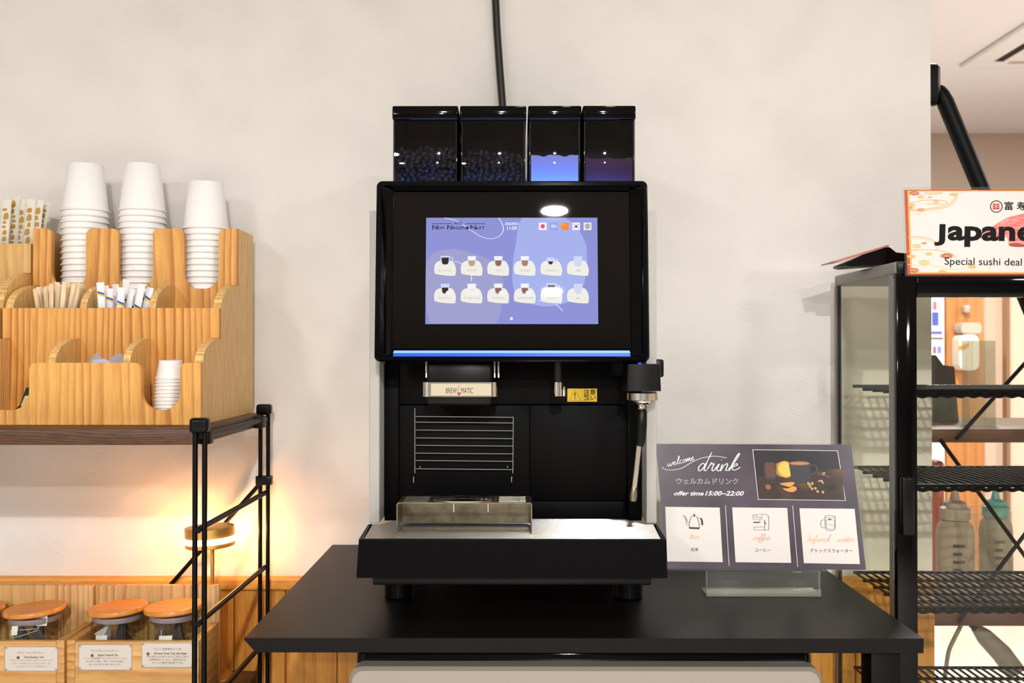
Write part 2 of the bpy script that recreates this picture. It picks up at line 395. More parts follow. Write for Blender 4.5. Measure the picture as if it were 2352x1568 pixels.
slab('wall_rear', -3.1, 5.0, -6.2, -6.1, 0, 2.5, mat('grey_rear_wall', (142,138,132), .9))
rz1 = T(1327, 1.72); rz0 = rz1-.022
structure(MB().box(-3.1, S(2138, WY), WY-.022, WY, rz0, rz1, .005).build('trim_1', M_rail, origin=(0,0,0)))
mb = MB()
xw = -3.1
while xw < .70:
    mb.box(xw, min(xw+.0885, S(2138, WY)), WY-.009, WY, .09, rz0, .0015, seg=1); xw += .09
structure(mb.build('trim_2', M_wains, origin=(0,0,0)))
structure(MB().box(-3.1, S(2138, WY), WY-.014, WY, 0, .09, .003).build('baseboard_back', M_wains, origin=(0,0,0)))

M_lampglow = mat('downlight_lens', (255,240,220), .5, emit=(255,236,210), es=3)
for i, ((lx, ly), pw) in enumerate(LAMPS):
    pos = ['behind the camera, straight before the coffee machine', 'farthest back in line with the coffee machine', 'behind the camera on the right', 'added as soft fill behind the camera on the left',
           'added as soft fill in the rear left corner', 'added as fill over the room on the right', 'added as fill over the next room beside the air conditioner', 'added as fill near the far wall', 'above the front of the coffee machine', 'added as fill in the far right corner'][i]
    t = thing('downlight', (lx, ly, 2.49), 'round recessed ceiling downlight '+pos, 'ceiling light', 'recessed downlights')
    a_ = LSIZE[i]/2
    MB().lathe([(a_+.002,0),(a_+.002,.01),(a_+.018,.01),(a_+.02,.006),(a_+.018,0),(a_+.002,0)], (lx, ly, 2.49), 40, cap=False).build('trim_ring', M_ceil, t)

# ------------------------------------------------------------------ black table and the cabinet under it
TZ = .85; tf = 1.176
tx0, tx1 = S(562, tf), S(2118, tf)
t = thing('table', ((tx0+tx1)/2, 1.46, 0), 'matt black table standing against the cream wall under the coffee machine', 'table')
mb = MB()
ob = [(tx0, tf), (tx1, tf), (tx1, WY-.003), (tx0, WY-.003)]
ins = .013
lo = [(tx0+ins, tf+.0015), (tx1, tf+.0015), (tx1-.002, WY-.003), (tx0+ins, WY-.003)]
mb.loops([[(x, y, TZ) for x, y in ob], [(x, y, TZ-.0022) for x, y in ob], [(x, y, TZ-.0175) for x, y in lo]], (True, True))
tt = mb.build('tabletop', M_table, t, smooth=0)
for lx, ly in ((tx1-.040, tf+.03), (tx0+.12, 1.66), (tx1-.040, 1.70), (tx0+.30, tf+.18)):
    if ly < 1.3 and lx < 0: continue
    MB().box(lx-.018, lx+.018, ly-.018, ly+.018, 0, TZ-.0175, .002).build('leg', M_pwd, t)
MB().box(tx0+.105, tx1-.03, 1.66, 1.70, TZ-.05, TZ-.018, .002).build('apron', M_pwd, t)
# small fridge under the table
fx0, fx1 = S(803, 1.20), S(1885, 1.20)
t = thing('undercounter_fridge', ((fx0+fx1)/2, 1.4, 0), 'grey-fronted compact fridge with rounded corners under the black table', 'fridge')
def XZ(y0): return lambda u, v, w_: (u, y0+w_, v)
MB().box(fx0+.004, fx1-.004, 1.222, 1.62, .02, .826, .012, seg=4).build('cabinet', M_gloss, t)
mb = MB(); o1 = rrect(fx0, fx1, .04, T(1528, 1.2), .016, 6); o2 = rrect(fx0+.004, fx1-.004, .044, T(1528, 1.2)-.004, .014, 6)
mb.loops([[(u, 1.222, v) for u, v in o1], [(u, 1.200, v) for u, v in o1], [(u, 1.1955, v) for u, v in o2]], (True, True))
MB.build(mb, 'door', mat('grey_metallic_paint', (160,150,138), .4, .25), t)

# ------------------------------------------------------------------ coffee machine
cm = thing('coffee_machine', (0, 1.45, TZ), 'tall black coffee machine with lit touch screen and four hoppers, standing on the black table', 'coffee machine')
bd = 1.35
bx0, bi0, bi1, bx1 = S(848, bd), S(872, bd), S(1484, bd), S(1508, bd)
traytop = T(1238, 1.24)
MB().box(bx0, bi0, bd, 1.70, traytop+.001, 1.379, .002).build('side_panel', M_silver, cm)['label'] = 'silver-grey side panel'
MB().box(bi1, bx1, bd, 1.70, traytop+.001, 1.379, .002).build('side_panel', M_silver, cm)['label'] = 'silver-grey side panel'
MB().box(bi0, bi1, 1.402, 1.70, traytop-.004, 1.379).build('body', M_inner, cm)
bp = MB()
bp.box(bi0+.0005, S(915, 1.39), 1.395, 1.402, traytop, 1.172, .001)
bp.box(S(916.5, 1.39), S(1216, 1.39), 1.396, 1.402, traytop, T(931, 1.39), .001)
bp.box(S(1218, 1.39), S(1440, 1.39), 1.396, 1.402, T(1150, 1.39), T(931, 1.39), .001)
bp.box(S(1218, 1.39), S(1440, 1.39), 1.397, 1.402, traytop, T(1152, 1.39), .001)
bp.box(S(1442, 1.39), bi1-.0005, 1.395, 1.402, traytop, 1.172, .001)
bp.box(S(916.5, 1.39), S(1440, 1.39), 1.396, 1.402, T(928, 1.39), 1.172, .001)
bp.build('back_plate', M_inner, cm)
# base, tray
MB().box(S(856, 1.258), S(1495, 1.258), 1.258, 1.69, TZ+.043, .906, .0015).build('base', M_black, cm)
for fx, fy in ((-.162, 1.372), (.155, 1.372), (-.162, 1.63), (.155, 1.63)):
    MB().lathe([(.017,0),(.019,.002),(.019,.03),(.016,.034),(.016,.0432)], (fx, fy, TZ), 28).build('foot', M_black, cm)
mb = MB()
ty0, ty1 = 1.24, 1.349
zb = T(1326, 1.24)
a = [(S(824, ty0), ty0+.001), (S(1530, ty0), ty0+.001), (bx1, ty1), (bx0-.001, ty1)]
b_ = [(S(819, ty0), ty0), (S(1532, ty0), ty0), (bx1+.004, ty1), (bx0-.004, ty1)]
ai = [(S(834, ty0), ty0+.006), (S(1519, ty0), ty0+.006), (bx1-.002, ty1), (bx0+.002, ty1)]
mb.loops([[(x, y, zb) for x, y in b_], [(x, y, traytop-.002) for x, y in a], [(x, y+.001, traytop) for x, y in a], [(x, y, traytop) for x, y in ai], [(x, y, traytop-.012) for x, y in ai]], (True, True))
dt = mb.build('drip_tray', M_blackm, cm, smooth=20)
mb = MB(); y = ty0+.0085; k = 0
while y < 1.394:
    if y < ty1: f_ = (y-ty0)/(ty1-ty0); xa = S(834, ty0)*(1-f_)+(bx0+.004)*f_; xb = S(1519, ty0)*(1-f_)+(bx1-.004)*f_
    else: xa, xb = bi0+.001+(y-ty1)*.5, bi1-.001-(y-ty1)*.5
    mb.tube([(xa+.001, y, traytop-.0008), (xb-.001, y, traytop-.0008)], .0011, 8); y += .0050
for xx in (-.15, -.05, .05, .15): mb.box(xx-.001, xx+.001, ty0+.008, 1.392, traytop-.004, traytop-.0018)
mb.build('grate', M_steel, cm, smooth=60)
# head
TILT = math.radians(5); HO = Vector((0, 1.293, T(830, 1.293)))
HU = Vector((1,0,0)); HV = Vector((0, math.sin(TILT), math.cos(TILT))); HW = Vector((0, -math.cos(TILT), math.sin(TILT)))
def H(u, v, w_=0.): return HO+HU*u+HV*v+HW*w_
def hit(px, py, w_=0.):   # where the sight line through a pixel of the photograph meets the head's front plane (to read sizes off it)
    o = cam.location.copy(); dr = CR @ Vector((px-1176, -(py-784), -F)); p0 = HO+HW*w_
    k = (p0-o).dot(HW)/dr.dot(HW); q = o+dr*k-HO; return q.dot(HU), q.dot(HV)
(hx0, hz1), (hx1, _), (_, hz0) = hit(862, 415), hit(1490, 415), hit(1176, 830)
hx0 = hit(861, 700)[0]; hx1 = hit(1491, 700)[0]
def hl(x0, x1, z0, z1, r, w_): return [H(u, v, w_) for u, v in rrect(x0, x1, z0, z1, r, 5)]
gd = -.014
gx0, gz1 = hit(905, 441, gd); gx1, gz0 = hit(1448, 801, gd)
mb = MB()
mb.loops([hl(hx0+.004, hx1-.004, hz0+.004, hz1-.004, .006, -.042), hl(hx0, hx1, hz0, hz1, .0075, -.038), hl(hx0, hx1, hz0, hz1, .0075, -.002),
          hl(hx0+.002, hx1-.002, hz0+.002, hz1-.002, .0065, 0), hl(hx0+.0062, hx1-.0062, hz0+.006, hz1-.006, .004, 0),
          hl(hx0+.0068, hx1-.0068, hz0+.0066, hz1-.0066, .0035, -.001),
          hl(gx0-.0015, gx1+.0015, gz0-.0095, gz1+.001, .001, gd), hl(gx0-.0015, gx1+.0015, gz0-.0095, gz1+.001, .001, gd-.006)], (True, True))
hd = mb.build('head_frame', M_gloss, cm, smooth=30)
MB().loops([hl(gx0, gx1, gz0, gz1, .0012, gd-.004), hl(gx0, gx1, gz0, gz1, .0012, gd)], (True, True)).build('front_glass', mat('black_glass', (6,5,5), .012, spec=.4), hd)
sx0, sz1 = hit(979, 500, gd); sx1, sz0 = hit(1374, 744, gd)
(lx0, lz1), (lx1, lz0) = hit(903, 804, gd+.003), hit(1448, 819, gd+.003)
mb = MB()
def slope(u0, u1, v0, v1, w0, w1): mb.add([H(u0, v0, w0), H(u1, v0, w0), H(u1-.001, v1, w1), H(u0+.001, v1, w1), H(u0, v0, w0-.004), H(u1, v0, w0-.004), H(u1-.001, v1, w1-.006), H(u0+.001, v1, w1-.006)],
    [[0,1,2,3],[4,7,6,5],[0,4,5,1],[1,5,6,2],[2,6,7,3],[3,7,4,0]])
lm = lz0+(lz1-lz0)*.56
slope(lx0, lx1, lz0, lm, gd+.006, gd+.0035); mb.cur = 1; slope(lx0, lx1, lm, lz1-.0003, gd+.0035, gd+.001)
mb.build('light_strip', [mat('blue_light', (10,40,150), .4, emit=(28,92,232), es=1.1), mat('pale_blue_light', (60,110,200), .4, emit=(140,178,255), es=1.15)], hd)['label'] = 'glowing blue light strip'
# touch screen artwork
def ui(px, py): # photo position inside the screen -> screen unit square
    return ((px-979)/395, 1-(py-500)/244)
M = {}
def E(name, c, s=1.): # screen ink: gives off light
    if name not in M: M[name] = mat('screen_'+name, (6,6,8), .015, emit=c, es=s, spec=.3)
    return M[name]
def scr_place(u, v, h):
    return H(sx0+(sx1-sx0)*u, sz0+(sz1-sz0)*v, gd+.0002+h)
ar = Art(scr_place, .00006)
def P(*a): return [ui(x, y) for x, y in a]
ar.poly(P((979,500),(1374,500),(1374,744),(979,744)), E('blue', (142,146,214)), 0)
def zc(x, y): return (970+x/5.6, 490+y/5.6)      # coordinates of the enlarged view of the screen
def Z(*a): return [ui(*zc(x, y)) for x, y in a]
def clipu(pts): return [(min(1, max(0, u)), min(1, max(0, v))) for u, v in pts]
ar.poly(clipu(Z(*smooth_path([(1290,58),(1240,170),(1215,350),(1175,600),(1165,850),(1200,1020),(1330,1140),(1600,1198),(1860,1150),(2010,1050),(2080,920),(2122,700),(2120,450),(2085,330),(2010,200),(1920,110),(1840,62)], 6))), E('pale', (166,178,236)), 1)
ar.poly(clipu(Z(*smooth_path([(120,1418),(70,1250),(50,1000),(55,700),(90,580),(200,490),(400,464),(600,500),(800,570),(950,660),(1030,800),(1050,950),(1030,1150),(1000,1320),(950,1418)], 6))), E('mauve', (160,160,208)), 2)
for st in ([(285,55),(420,90),(520,145),(640,225),(760,300),(880,328),(980,305),(1040,240),(1045,170),(1020,110),(985,58)],
           [(410,622),(460,628),(520,655)], [(632,795),(640,830),(637,875)], [(1715,1168),(1770,1215),(1808,1255)], [(1490,1123),(1532,1123)]):
    ar.stroke(Z(*st), .0045, E('white', (240,244,255)), 3)
card = [(0,70),(28,22),(90,0),(200,0),(240,20),(262,60),(276,110),(270,180),(250,196),(120,190),(20,172),(0,150)]
names = [['ホットコーヒー','カフェラテ','ココア','カフェモカ','エスプレッソ','お湯'], ['アイスコーヒー','アイスカフェラテ','アイスココア','アイスカフェモカ','アメリカン','お水']]
cream = E('cream', (240,238,228)); tx = E('brown', (150,104,70))
cofe = E('coffee', (58,36,26)); latte = E('latte', (196,160,116)); cocoa = E('cocoa', (150,100,82)); mocha = E('mocha', (176,124,102)); gls = E('glass', (206,216,246)); wh = E('white', (240,244,255))
drinks = [[('mug',cofe),('cup',latte),('cup',cocoa),('cup',mocha),('smug',cofe),('cup',gls)], [('cup',cofe),('cup',cream),('cup',cocoa),('cup',cocoa),('mug',cofe),('cup',gls)]]
for r_ in range(2):
    for c_ in range(6):
        cx = 163+c_*341.3; cy = 610+r_*353
        ar.poly(Z(*smooth_path([(cx+a, cy+b) for a, b in card], 4, True)), cream, 4)
        nm = names[r_][c_]; wpx = 26*len(nm)
        u, v = ui(*zc(cx+140, cy+139)); ar.text(nm, u, v, size=27/5.6/244*1.05, width=wpx/5.6/395, material=tx, layer=5)
        k_, cc = drinks[r_][c_]
        w2 = {'mug': 62, 'cup': 56, 'smug': 50}[k_]; top = {'mug': -60, 'cup': -56, 'smug': -38}[k_]; x = cx+({'mug': 137, 'cup': 138, 'smug': 128}[k_]) - (0 if (r_ == 0 or c_ not in (0,)) else 0)
        if k_ == 'mug': x = cx+137
        bot = {'mug': 55, 'cup': 75, 'smug': 55}[k_]
        if (r_, c_) == (1, 0): x = cx+138
        ar.poly(Z(*smooth_path([(x-w2, cy+top), (x-w2+10, cy+bot-30), (x-w2+30, cy+bot), (x+w2-30, cy+bot), (x+w2-10, cy+bot-30), (x+w2, cy+top)], 4)), gls if cc != cream else wh, 5)
        ft = cy+top+(22 if k_ == 'mug' else 50)
        ar.poly(Z(*smooth_path([(x-w2+14, ft), (x-w2+20, cy+bot-34), (x-w2+36, cy+bot-8), (x+w2-36, cy+bot-8), (x+w2-20, cy+bot-34), (x+w2-14, ft)], 3)), cc, 6)
        if cc in (cocoa, mocha, cream) or (r_, c_) == (0, 1): ar.poly(Z((x-w2+3, cy+top), (x-w2+12, ft+4), (x+w2-12, ft+4), (x+w2-3, cy+top)), wh, 7)
        if k_ != 'cup': ar.stroke(Z((x+w2-4, cy+top+20), (x+w2+30, cy+top+22), (x+w2+38, cy+top+45), (x+w2+10, cy+top+70), (x+w2-12, cy+top+72)), .006, gls, 6)
        if r_ == 1 and c_ in (0, 1, 2, 3): ar.ell(*ui(*zc(x+42, cy+62)), .016, .022, wh, 8, 8); ar.ell(*ui(*zc(x+70, cy+66)), .010, .016, wh, 8, 7)
ink = E('ink', (34,34,60))
ar.text('HOTEL', *ui(*zc(467, 143)), size=.030, width=.049, material=ink, layer=5, bold=.02)
ar.rect(*ui(*zc(128, 137)), *ui(*zc(380, 130)), ink, 5); ar.rect(*ui(*zc(555, 137)), *ui(*zc(815, 130)), ink, 5)
for st, xa, xb, hh in (('N',130,197,.052),('EW',200,290,.038),('N',322,390,.052),('AGAN',392,562,.038),('N',622,697,.052),('eXT',697,808,.038)):
    u, v = ui(*zc((xa+xb)/2, 206)); ar.text(st, u, v, size=hh*1.05, width=(xb-xa)/5.6/395, material=ink, layer=5, bold=.012)
for xs in (136, 152, 186, 328, 344, 380, 628, 645, 688): # serifs
    for yy in (160, 205):
        a0 = ui(*zc(xs-9, yy+2)); b0 = ui(*zc(xs+9, yy-2)); ar.rect(*a0, *b0, ink, 5)
ar.ell(*ui(*zc(584, 190)), .0085, .0135, ink, 6)
ar.text('2026/04/21', *ui(*zc(1157, 151)), size=.036, width=.080, material=wh, layer=5, bold=.02)
ar.text('11:09', *ui(*zc(1160, 213)), size=.046, width=.056, material=wh, layer=5, bold=.02)
def flag(x0, x1, m_): ar.rect(*ui(*zc(x0, 217)), *ui(*zc(x1, 120)), m_, 4, r=.002)
flag(1506, 1606, wh); ar.ell(*ui(*zc(1556, 168)), 28/5.6/395, 28/5.6/244, E('red', (235,82,110)), 5)
flag(1650, 1750, E('tab', (150,162,226))); ar.text('EN', *ui(*zc(1700, 186)), size=.040, width=.028, material=wh, layer=5, bold=.02)
flag(1795, 1893, E('orange', (255,138,42)))
def star(x, y, r):
    ar.poly(Z(*[(x+r*(1 if k % 2 == 0 else .42)*math.sin(k*math.pi/5), y-r*(1 if k % 2 == 0 else .42)*math.cos(k*math.pi/5)) for k in range(10)]), E('yellow', (255,224,150)), 5)
star(1820, 145, 13)
for x, y in ((1843,133),(1853,146),(1852,160),(1840,170)): star(x, y, 5)
flag(1938, 2038, wh)
cu, cv = ui(*zc(1988, 168)); ar.ell(cu, cv, .0085, .0138, E('red', (235,82,110)), 5); ar.ell(cu, cv, .0085, .0138, E('navy', (40,70,190)), 6, 12, 180, 360)
for dx, dy in ((-28,-22),(28,-22),(-28,22),(28,22)):
    for q in (-5, 0, 5):
        k = -1 if dx*dy > 0 else 1
        ar.stroke(Z((1988+dx-6*k+q, 168+dy-6+q*k*.8), (1988+dx+6*k+q, 168+dy+6+q*k*.8)) if False else Z((1988+dx-7, 168+dy+k*5+q), (1988+dx+7, 168+dy-k*5+q)), .0015, ink, 5, sm=False)
flag(2084, 2184, cream); g0 = (2134, 168)
def circ(x, y, rx, ry, n=20): return [(x+rx*math.cos(2*math.pi*k/n), y+ry*math.sin(2*math.pi*k/n)) for k in range(n)]
for rx in (32, 14): ar.stroke(Z(*circ(*g0, rx, 32)), .0022, E('globe', (70,62,50)), 5, sm=False, closed=True)
for yy in (-16, 0, 16): ar.stroke(Z((g0[0]-(32 if yy == 0 else 27), g0[1]+yy), (g0[0]+(32 if yy == 0 else 27), g0[1]+yy)), .0028, E('globe', (70,62,50)), 5, sm=False)
ar.stroke(Z((g0[0], g0[1]-32), (g0[0], g0[1]+32)), .0016, E('globe', (70,62,50)), 5, sm=False)
ar.ell(*ui(*zc(1153, 1353)), .009, .0145, cream, 5)
scr = ar.build('touch_screen', hd); scr['label'] = 'lit violet-blue touch screen with drink menu'

# hoppers
hy = 1.372; HB = 1.385; HT = T(241, hy); LB = T(273, hy)
M_hop = clear('smoked_glass', (176,176,188), .09, rough=.02)
hop_x = [(900,1052),(1056,1209),(1213,1336),(1339,1461)]
hop_lbl = ['leftmost', 'second', 'third', 'rightmost']
for i, (a0, b0) in enumerate(hop_x):
    xa, xb = S(a0, hy), S(b0, hy)
    h = MB().box(xa+.0008, xb-.0008, hy+.0012, hy+.235, HB, LB, .002).build('hopper', M_hop, cm)
    mb = MB(); mb.box(xa, xb, hy, hy+.238, LB, HT, .0022, seg=3)
    mb.build('lid', M_gloss, h)
    MB().box(xa+.0006, xb-.0006, hy+.120, hy+.236, HB+.001, LB-.001).build('rear_liner', M_black, h)
    MB().box(xa+.0022, xa+.0036, hy+.004, hy+.118, HB+.002, LB-.002).build('side_liner', M_black, h)
    MB().box(xb-.0036, xb-.0022, hy+.004, hy+.118, HB+.002, LB-.002).build('side_liner', M_black, h)
MB().box(S(905, hy), S(1456, hy), hy-.0095, hy-.0035, 1.398, 1.4015).build('hopper_light', mat('hopper_blue_light', (10,30,120), .4, emit=(44,124,255), es=190), cm)
MB().box(S(900, hy), S(1461, hy), hy-.011, hy+.238, 1.3795, HB-.0003, .001).build('hopper_base', M_black, cm)
# contents
def heap(name, xa, xb, ztop, m_, amp, lbl, cat, seed):
    rnd = random.Random(seed); nx, ny = 22, 12; V = []; Fc = []
    ph = [rnd.uniform(0, 6) for _ in range(4)]
    for j in range(ny+1):
        for i in range(nx+1):
            x = xa+(xb-xa)*i/nx; y_ = hy+.0045+.112*j/ny
            z = ztop+amp*(math.sin(i*.62+ph[0])*.5+math.sin(i*1.3+ph[1])*.3+math.sin(j*.8+ph[2])*.4)
            V.append((x, y_, z))
    for j in range(ny):
        for i in range(nx): k = j*(nx+1)+i; Fc.append([k, k+1, k+nx+2, k+nx+1])
    mb = MB(); n0 = len(V); V2 = V+[(v[0], v[1], HB+.003) for v in V[:nx+1]]
    Fc += [[i, n0+i, n0+i+1, i+1] for i in range(nx)]
    mb.add(V2, Fc); o = mb.build(name, m_, fix=False); return tag(o, lbl, cat, kind='stuff')
xs_ = [(S(a0, hy)+.0042, S(b0, hy)-.0042) for a0, b0 in hop_x]
heap('milk_powder', *xs_[2], T(356, hy), mat('milk_powder', (238,238,240), .9), .0022, 'pale milk powder lit blue in the third hopper', 'powder', 3)
heap('cocoa_powder', *xs_[3], T(362, hy), mat('cocoa_powder', (120,70,70), .9), .0015, 'dark brown powder in the rightmost hopper', 'powder', 4)
bean_m = mat('roasted_bean', (40,30,24), .35)
for hi in (0, 1):
    mb = MB(); rnd = random.Random(hi+20); xa, xb = xs_[hi]
    ztop = T(330 if hi == 0 else 345, hy)
    z = HB+.006
    while z < ztop:
        x = xa+.004+rnd.uniform(0, .004)
        while x < xb-.004:
            for yy in (hy+.010, hy+.019):
                if z > ztop-.012 and rnd.random() < .35: continue
                R = Matrix.Translation((x+rnd.uniform(-.001,.001), yy+rnd.uniform(-.001,.001), z+rnd.uniform(-.0015,.0015))) @ Matrix.Rotation(rnd.uniform(0, 6.28), 4, 'Y') @ Matrix.Rotation(rnd.uniform(-.6, .6), 4, 'Z')
                ve = []; fe = []
                for a in range(5):
                    th = math.pi*a/4
                    for b in range(8):
                        p_ = 2*math.pi*b/8; rr = math.sin(th); yc = rr*math.sin(p_)*.0028
                        if abs(b-6) == 0: yc *= .55
                        ve.append((math.cos(th)*.0052, yc, rr*math.cos(p_)*.0034))
                for a in range(4):
                    for b in range(8): fe.append([a*8+b, a*8+(b+1) % 8, (a+1)*8+(b+1) % 8, (a+1)*8+b])
                mb.add(ve, fe, R)
            x += .0088
        z += .0060
    mb.box(xa+.001, xb-.001, hy+.024, hy+.116, HB+.003, ztop-.006)
    o = mb.build('coffee_beans', bean_m, smooth=60)
    tag(o, ['dark roasted coffee beans heaped in the leftmost hopper', 'dark roasted coffee beans heaped in the second hopper from left'][hi], 'coffee beans', kind='stuff')
# spout
sd = 1.315
sp = MB().box(S(980, sd), S(1130, sd), sd, 1.395, T(931, sd), T(831, sd), .004, seg=3).build('spout', M_black, cm)
mb = MB(); o1 = rrect(S(970, sd-.006), S(1143, sd-.006), sd-.010, sd+.052, .009, 6)
zt_, zb_ = T(876, sd-.008), T(912, sd-.008)
i1 = rrect(S(970, sd-.006)+.0008, S(1143, sd-.006)-.0008, sd-.0092, sd+.0512, .0085, 6)
mb.loops([[(u, v, zb_) for u, v in i1], [(u, v, zb_+.0008) for u, v in o1], [(u, v, zt_-.0008) for u, v in o1], [(u, v, zt_) for u, v in i1]], (True, True))
band = mb.build('chrome_band', M_chrome, sp); band['label'] = 'chrome band with a maker\'s name'
ar = Art(lambda u, v, h: (S(u, sd-.010), sd-.0103-h, T(v, sd-.010)))
mat_plate = mat('pale_gold_plate', (236,226,196), .16, .5)
ar.rect(990, 908, 1128, 881, mat_plate, 0)
ar.text('BREW', 1038, 903, width=25, size=18, material=M_ink, layer=1, bold=-.008); ar.text('MATIC', 1072, 903, width=27, size=18, material=M_ink, layer=1, bold=-.008)
ar.mb.v = ar.mb.v  # letters are drawn upright below
def fix_up(a):  # photograph rows grow downwards: mirror letters drawn in row units
    return a
red = mat('crimson_ink', (170,30,70), .5)
ar.poly([(1050,901),(1058,901),(1057,905),(1055,907),(1055,909),(1053,909),(1053,907),(1051,905)], red, 1)
ar.stroke([(1058,902),(1060,903),(1057,905)], .8, red, 1)
ar.stroke([(1054,900),(1051,895),(1056,892),(1053,887),(1057,884)], .9, mat('grey_ink', (110,104,100), .5), 1)
nameplate = ar
# text rows above were upside down because rows grow downwards; rebuild them upright
ar2 = Art(lambda u, v, h: (S(u, sd-.010), sd-.0103-h, T(903-v, sd-.010)))
ar2.text('BREW', 1037, 0, width=25, size=18, material=M_ink, layer=1, bold=-.004)
ar2.text('MATIC', 1073, 0, width=27, size=18, material=M_ink, layer=1, bold=-.004)
nm = MB(); keep = [i for i, f in enumerate(ar.mb.f) if ar.mats[ar.mb.mi[i]] is not M_ink]
nm.v = list(ar.mb.v); nm.f = [ar.mb.f[i] for i in keep]; nm.mi = [ar.mb.mi[i] for i in keep]
nm.cur = len(ar.mats); nm.add(ar2.mb.v, ar2.mb.f)
used = sorted({i for f in nm.f for i in f}); rm = {o: n for n, o in enumerate(used)}; nm.v = [nm.v[i] for i in used]; nm.f = [[rm[i] for i in f] for f in nm.f]
nm.build('nameplate', ar.mats+[M_ink], sp, smooth=0, fix=False)
for xa, xb in ((976, 981), (1134, 1138), (1143, 1147)):
    MB().box(S(xa, sd), S(xb, sd), sd+.006, sd+.012, T(868, sd), T(832, sd), .0006).build('guide_rail', M_chrome, sp)
# hot water nozzle
nz = MB().lathe([(.0055, 0), (.0065, .002), (.0065, .045)], (S(1281, 1.33), 1.33, T(877, 1.33)-.001), 20).build('water_nozzle', M_black, cm)
MB().lathe([(.005, 0), (.0068, .001), (.0070, .018), (.0068, .0198), (.004, .0198)], (S(1282, 1.33), 1.33, T(911, 1.33)), 24).build('nozzle_tip', M_chrome, nz)
MB().lathe([(.0025, 0), (.003, .001), (.003, .013)], (S(1294, 1.33), 1.334, T(910, 1.33)), 12).build('side_jet', M_chrome, nz)
# warning sticker
ar = Art(lambda u, v, h: (S(u, 1.395), 1.3945-h, T(907-v, 1.395)))
yl = mat('yellow_sticker', (222,182,20), .5)
ar.rect(1303, -15, 1371, 15, yl, 0)
ar.stroke([(1307,-12),(1334,-12),(1320.5,12)], 1.1, M_ink, 1, sm=False, closed=True)
ar.poly([(1319.2,6),(1321.8,6),(1321.2,-4),(1319.8,-4)], M_ink, 1); ar.ell(1320.5, -7.5, 1.5, 1.5, M_ink, 1, 10)
ar.text('注意', 1354, 2, width=28, size=13.5, material=M_ink, layer=1, bold=.015); ar.text('熱い', 1354, -11, width=28, size=13.5, material=M_ink, layer=1, bold=.015)
ar.mb.box(S(1303, 1.395), S(1371, 1.395), 1.3948, 1.396, T(922, 1.395), T(892, 1.395))
ar.build('warning_sticker', cm)['label'] = 'yellow hot-surface warning sticker'
# steam unit
ud = 1.30
su = MB().loops([rrect(S(1436, ud)+.003, S(1519, ud)+.0, ud, ud+.07, .004, 3)] and [[(u, v, T(898, ud)) for u, v in rrect(S(1437, ud), S(1519, ud), ud, ud+.049, .004, 3)], [(u, v, T(836, ud)) for u, v in rrect(S(1440, ud), S(1517, ud), ud+.002, ud+.049, .004, 3)]], (True, True)).build('steam_unit', M_black, cm)
MB().lathe([(.018, 0), (.0205, .0012), (.0205, .0105), (.0195, .0115)], (S(1475, ud+.024), ud+.024, T(920, ud+.024)), 36).build('steel_ring', M_steel, su)
MB().lathe([(.0105, 0), (.0125, .001), (.0145, .0045), (.0145, .0052)], (S(1475, ud+.024), ud+.024, T(929, ud+.024)), 30).build('collar', M_chrome, su)
MB().box(S(1467, ud), S(1474, ud), ud+.004, ud+.007, T(836.5, ud), T(833, ud)).build('indicator_light', mat('blue_pilot', (10,30,150), .4, emit=(30,80,255), es=2), su)
wd = ud+.02
wn = MB().tube([at(1473, 925, wd), at(1473, 934, wd), at(1472, 940, wd)], [.0052, .0045, .006], 16).build('steam_wand', M_chrome, cm)
g_ = MB().tube([at(1474, 938, wd), at(1474, 944, wd), at(1473, 980, wd), at(1471, 1010, wd), at(1468, 1024, wd)], [.005, .0072, .0074, .0070, .0058], 20).build('grip', M_black, wn)
MB().tube([at(1467, 1023, wd), at(1461, 1080, wd), at(1456, 1121, wd)], .0038, 16).build('steel_tube', M_steel, wn)
MB().tube([at(1456, 1118, wd), at(1456, 1121, wd), at(1454, 1138, wd), at(1453, 1150, wd)], [.0038, .0042, .0056, .0048], 16).build('wand_tip', M_steeld, wn)
MB().box(bx1-.001, S(1525, 1.36), 1.36, 1.39, T(866, 1.36), T(825, 1.36), .003, seg=3).build('side_knob', M_black, cm)
# folding cup rack of thin wires
rd = 1.386
mb = MB()
for yy in (957, 970, 988, 1006, 1023, 1041, 1058, 1077): mb.tube([at(955, yy-1, rd), at(1179, yy+1, rd)], .0008, 6)
mb.tube([at(953, 937, rd), at(953, 1086, rd)], .0009, 6); mb.tube([at(1179, 957, rd), at(1178, 1087, rd)], .0009, 6)
for x in (953, 1178): mb.tube([at(x-2, 1094, rd), at(x-3, 1097, rd), at(x-3, 1108, rd)], .001, 6)
for x in (965, 1166): mb.tube([at(x, 1072, rd), (at(x, 1072, rd).x, 1.396, at(x, 1072, rd).z)], .001, 6)
mb.build('wire_rack', M_chrome, cm)
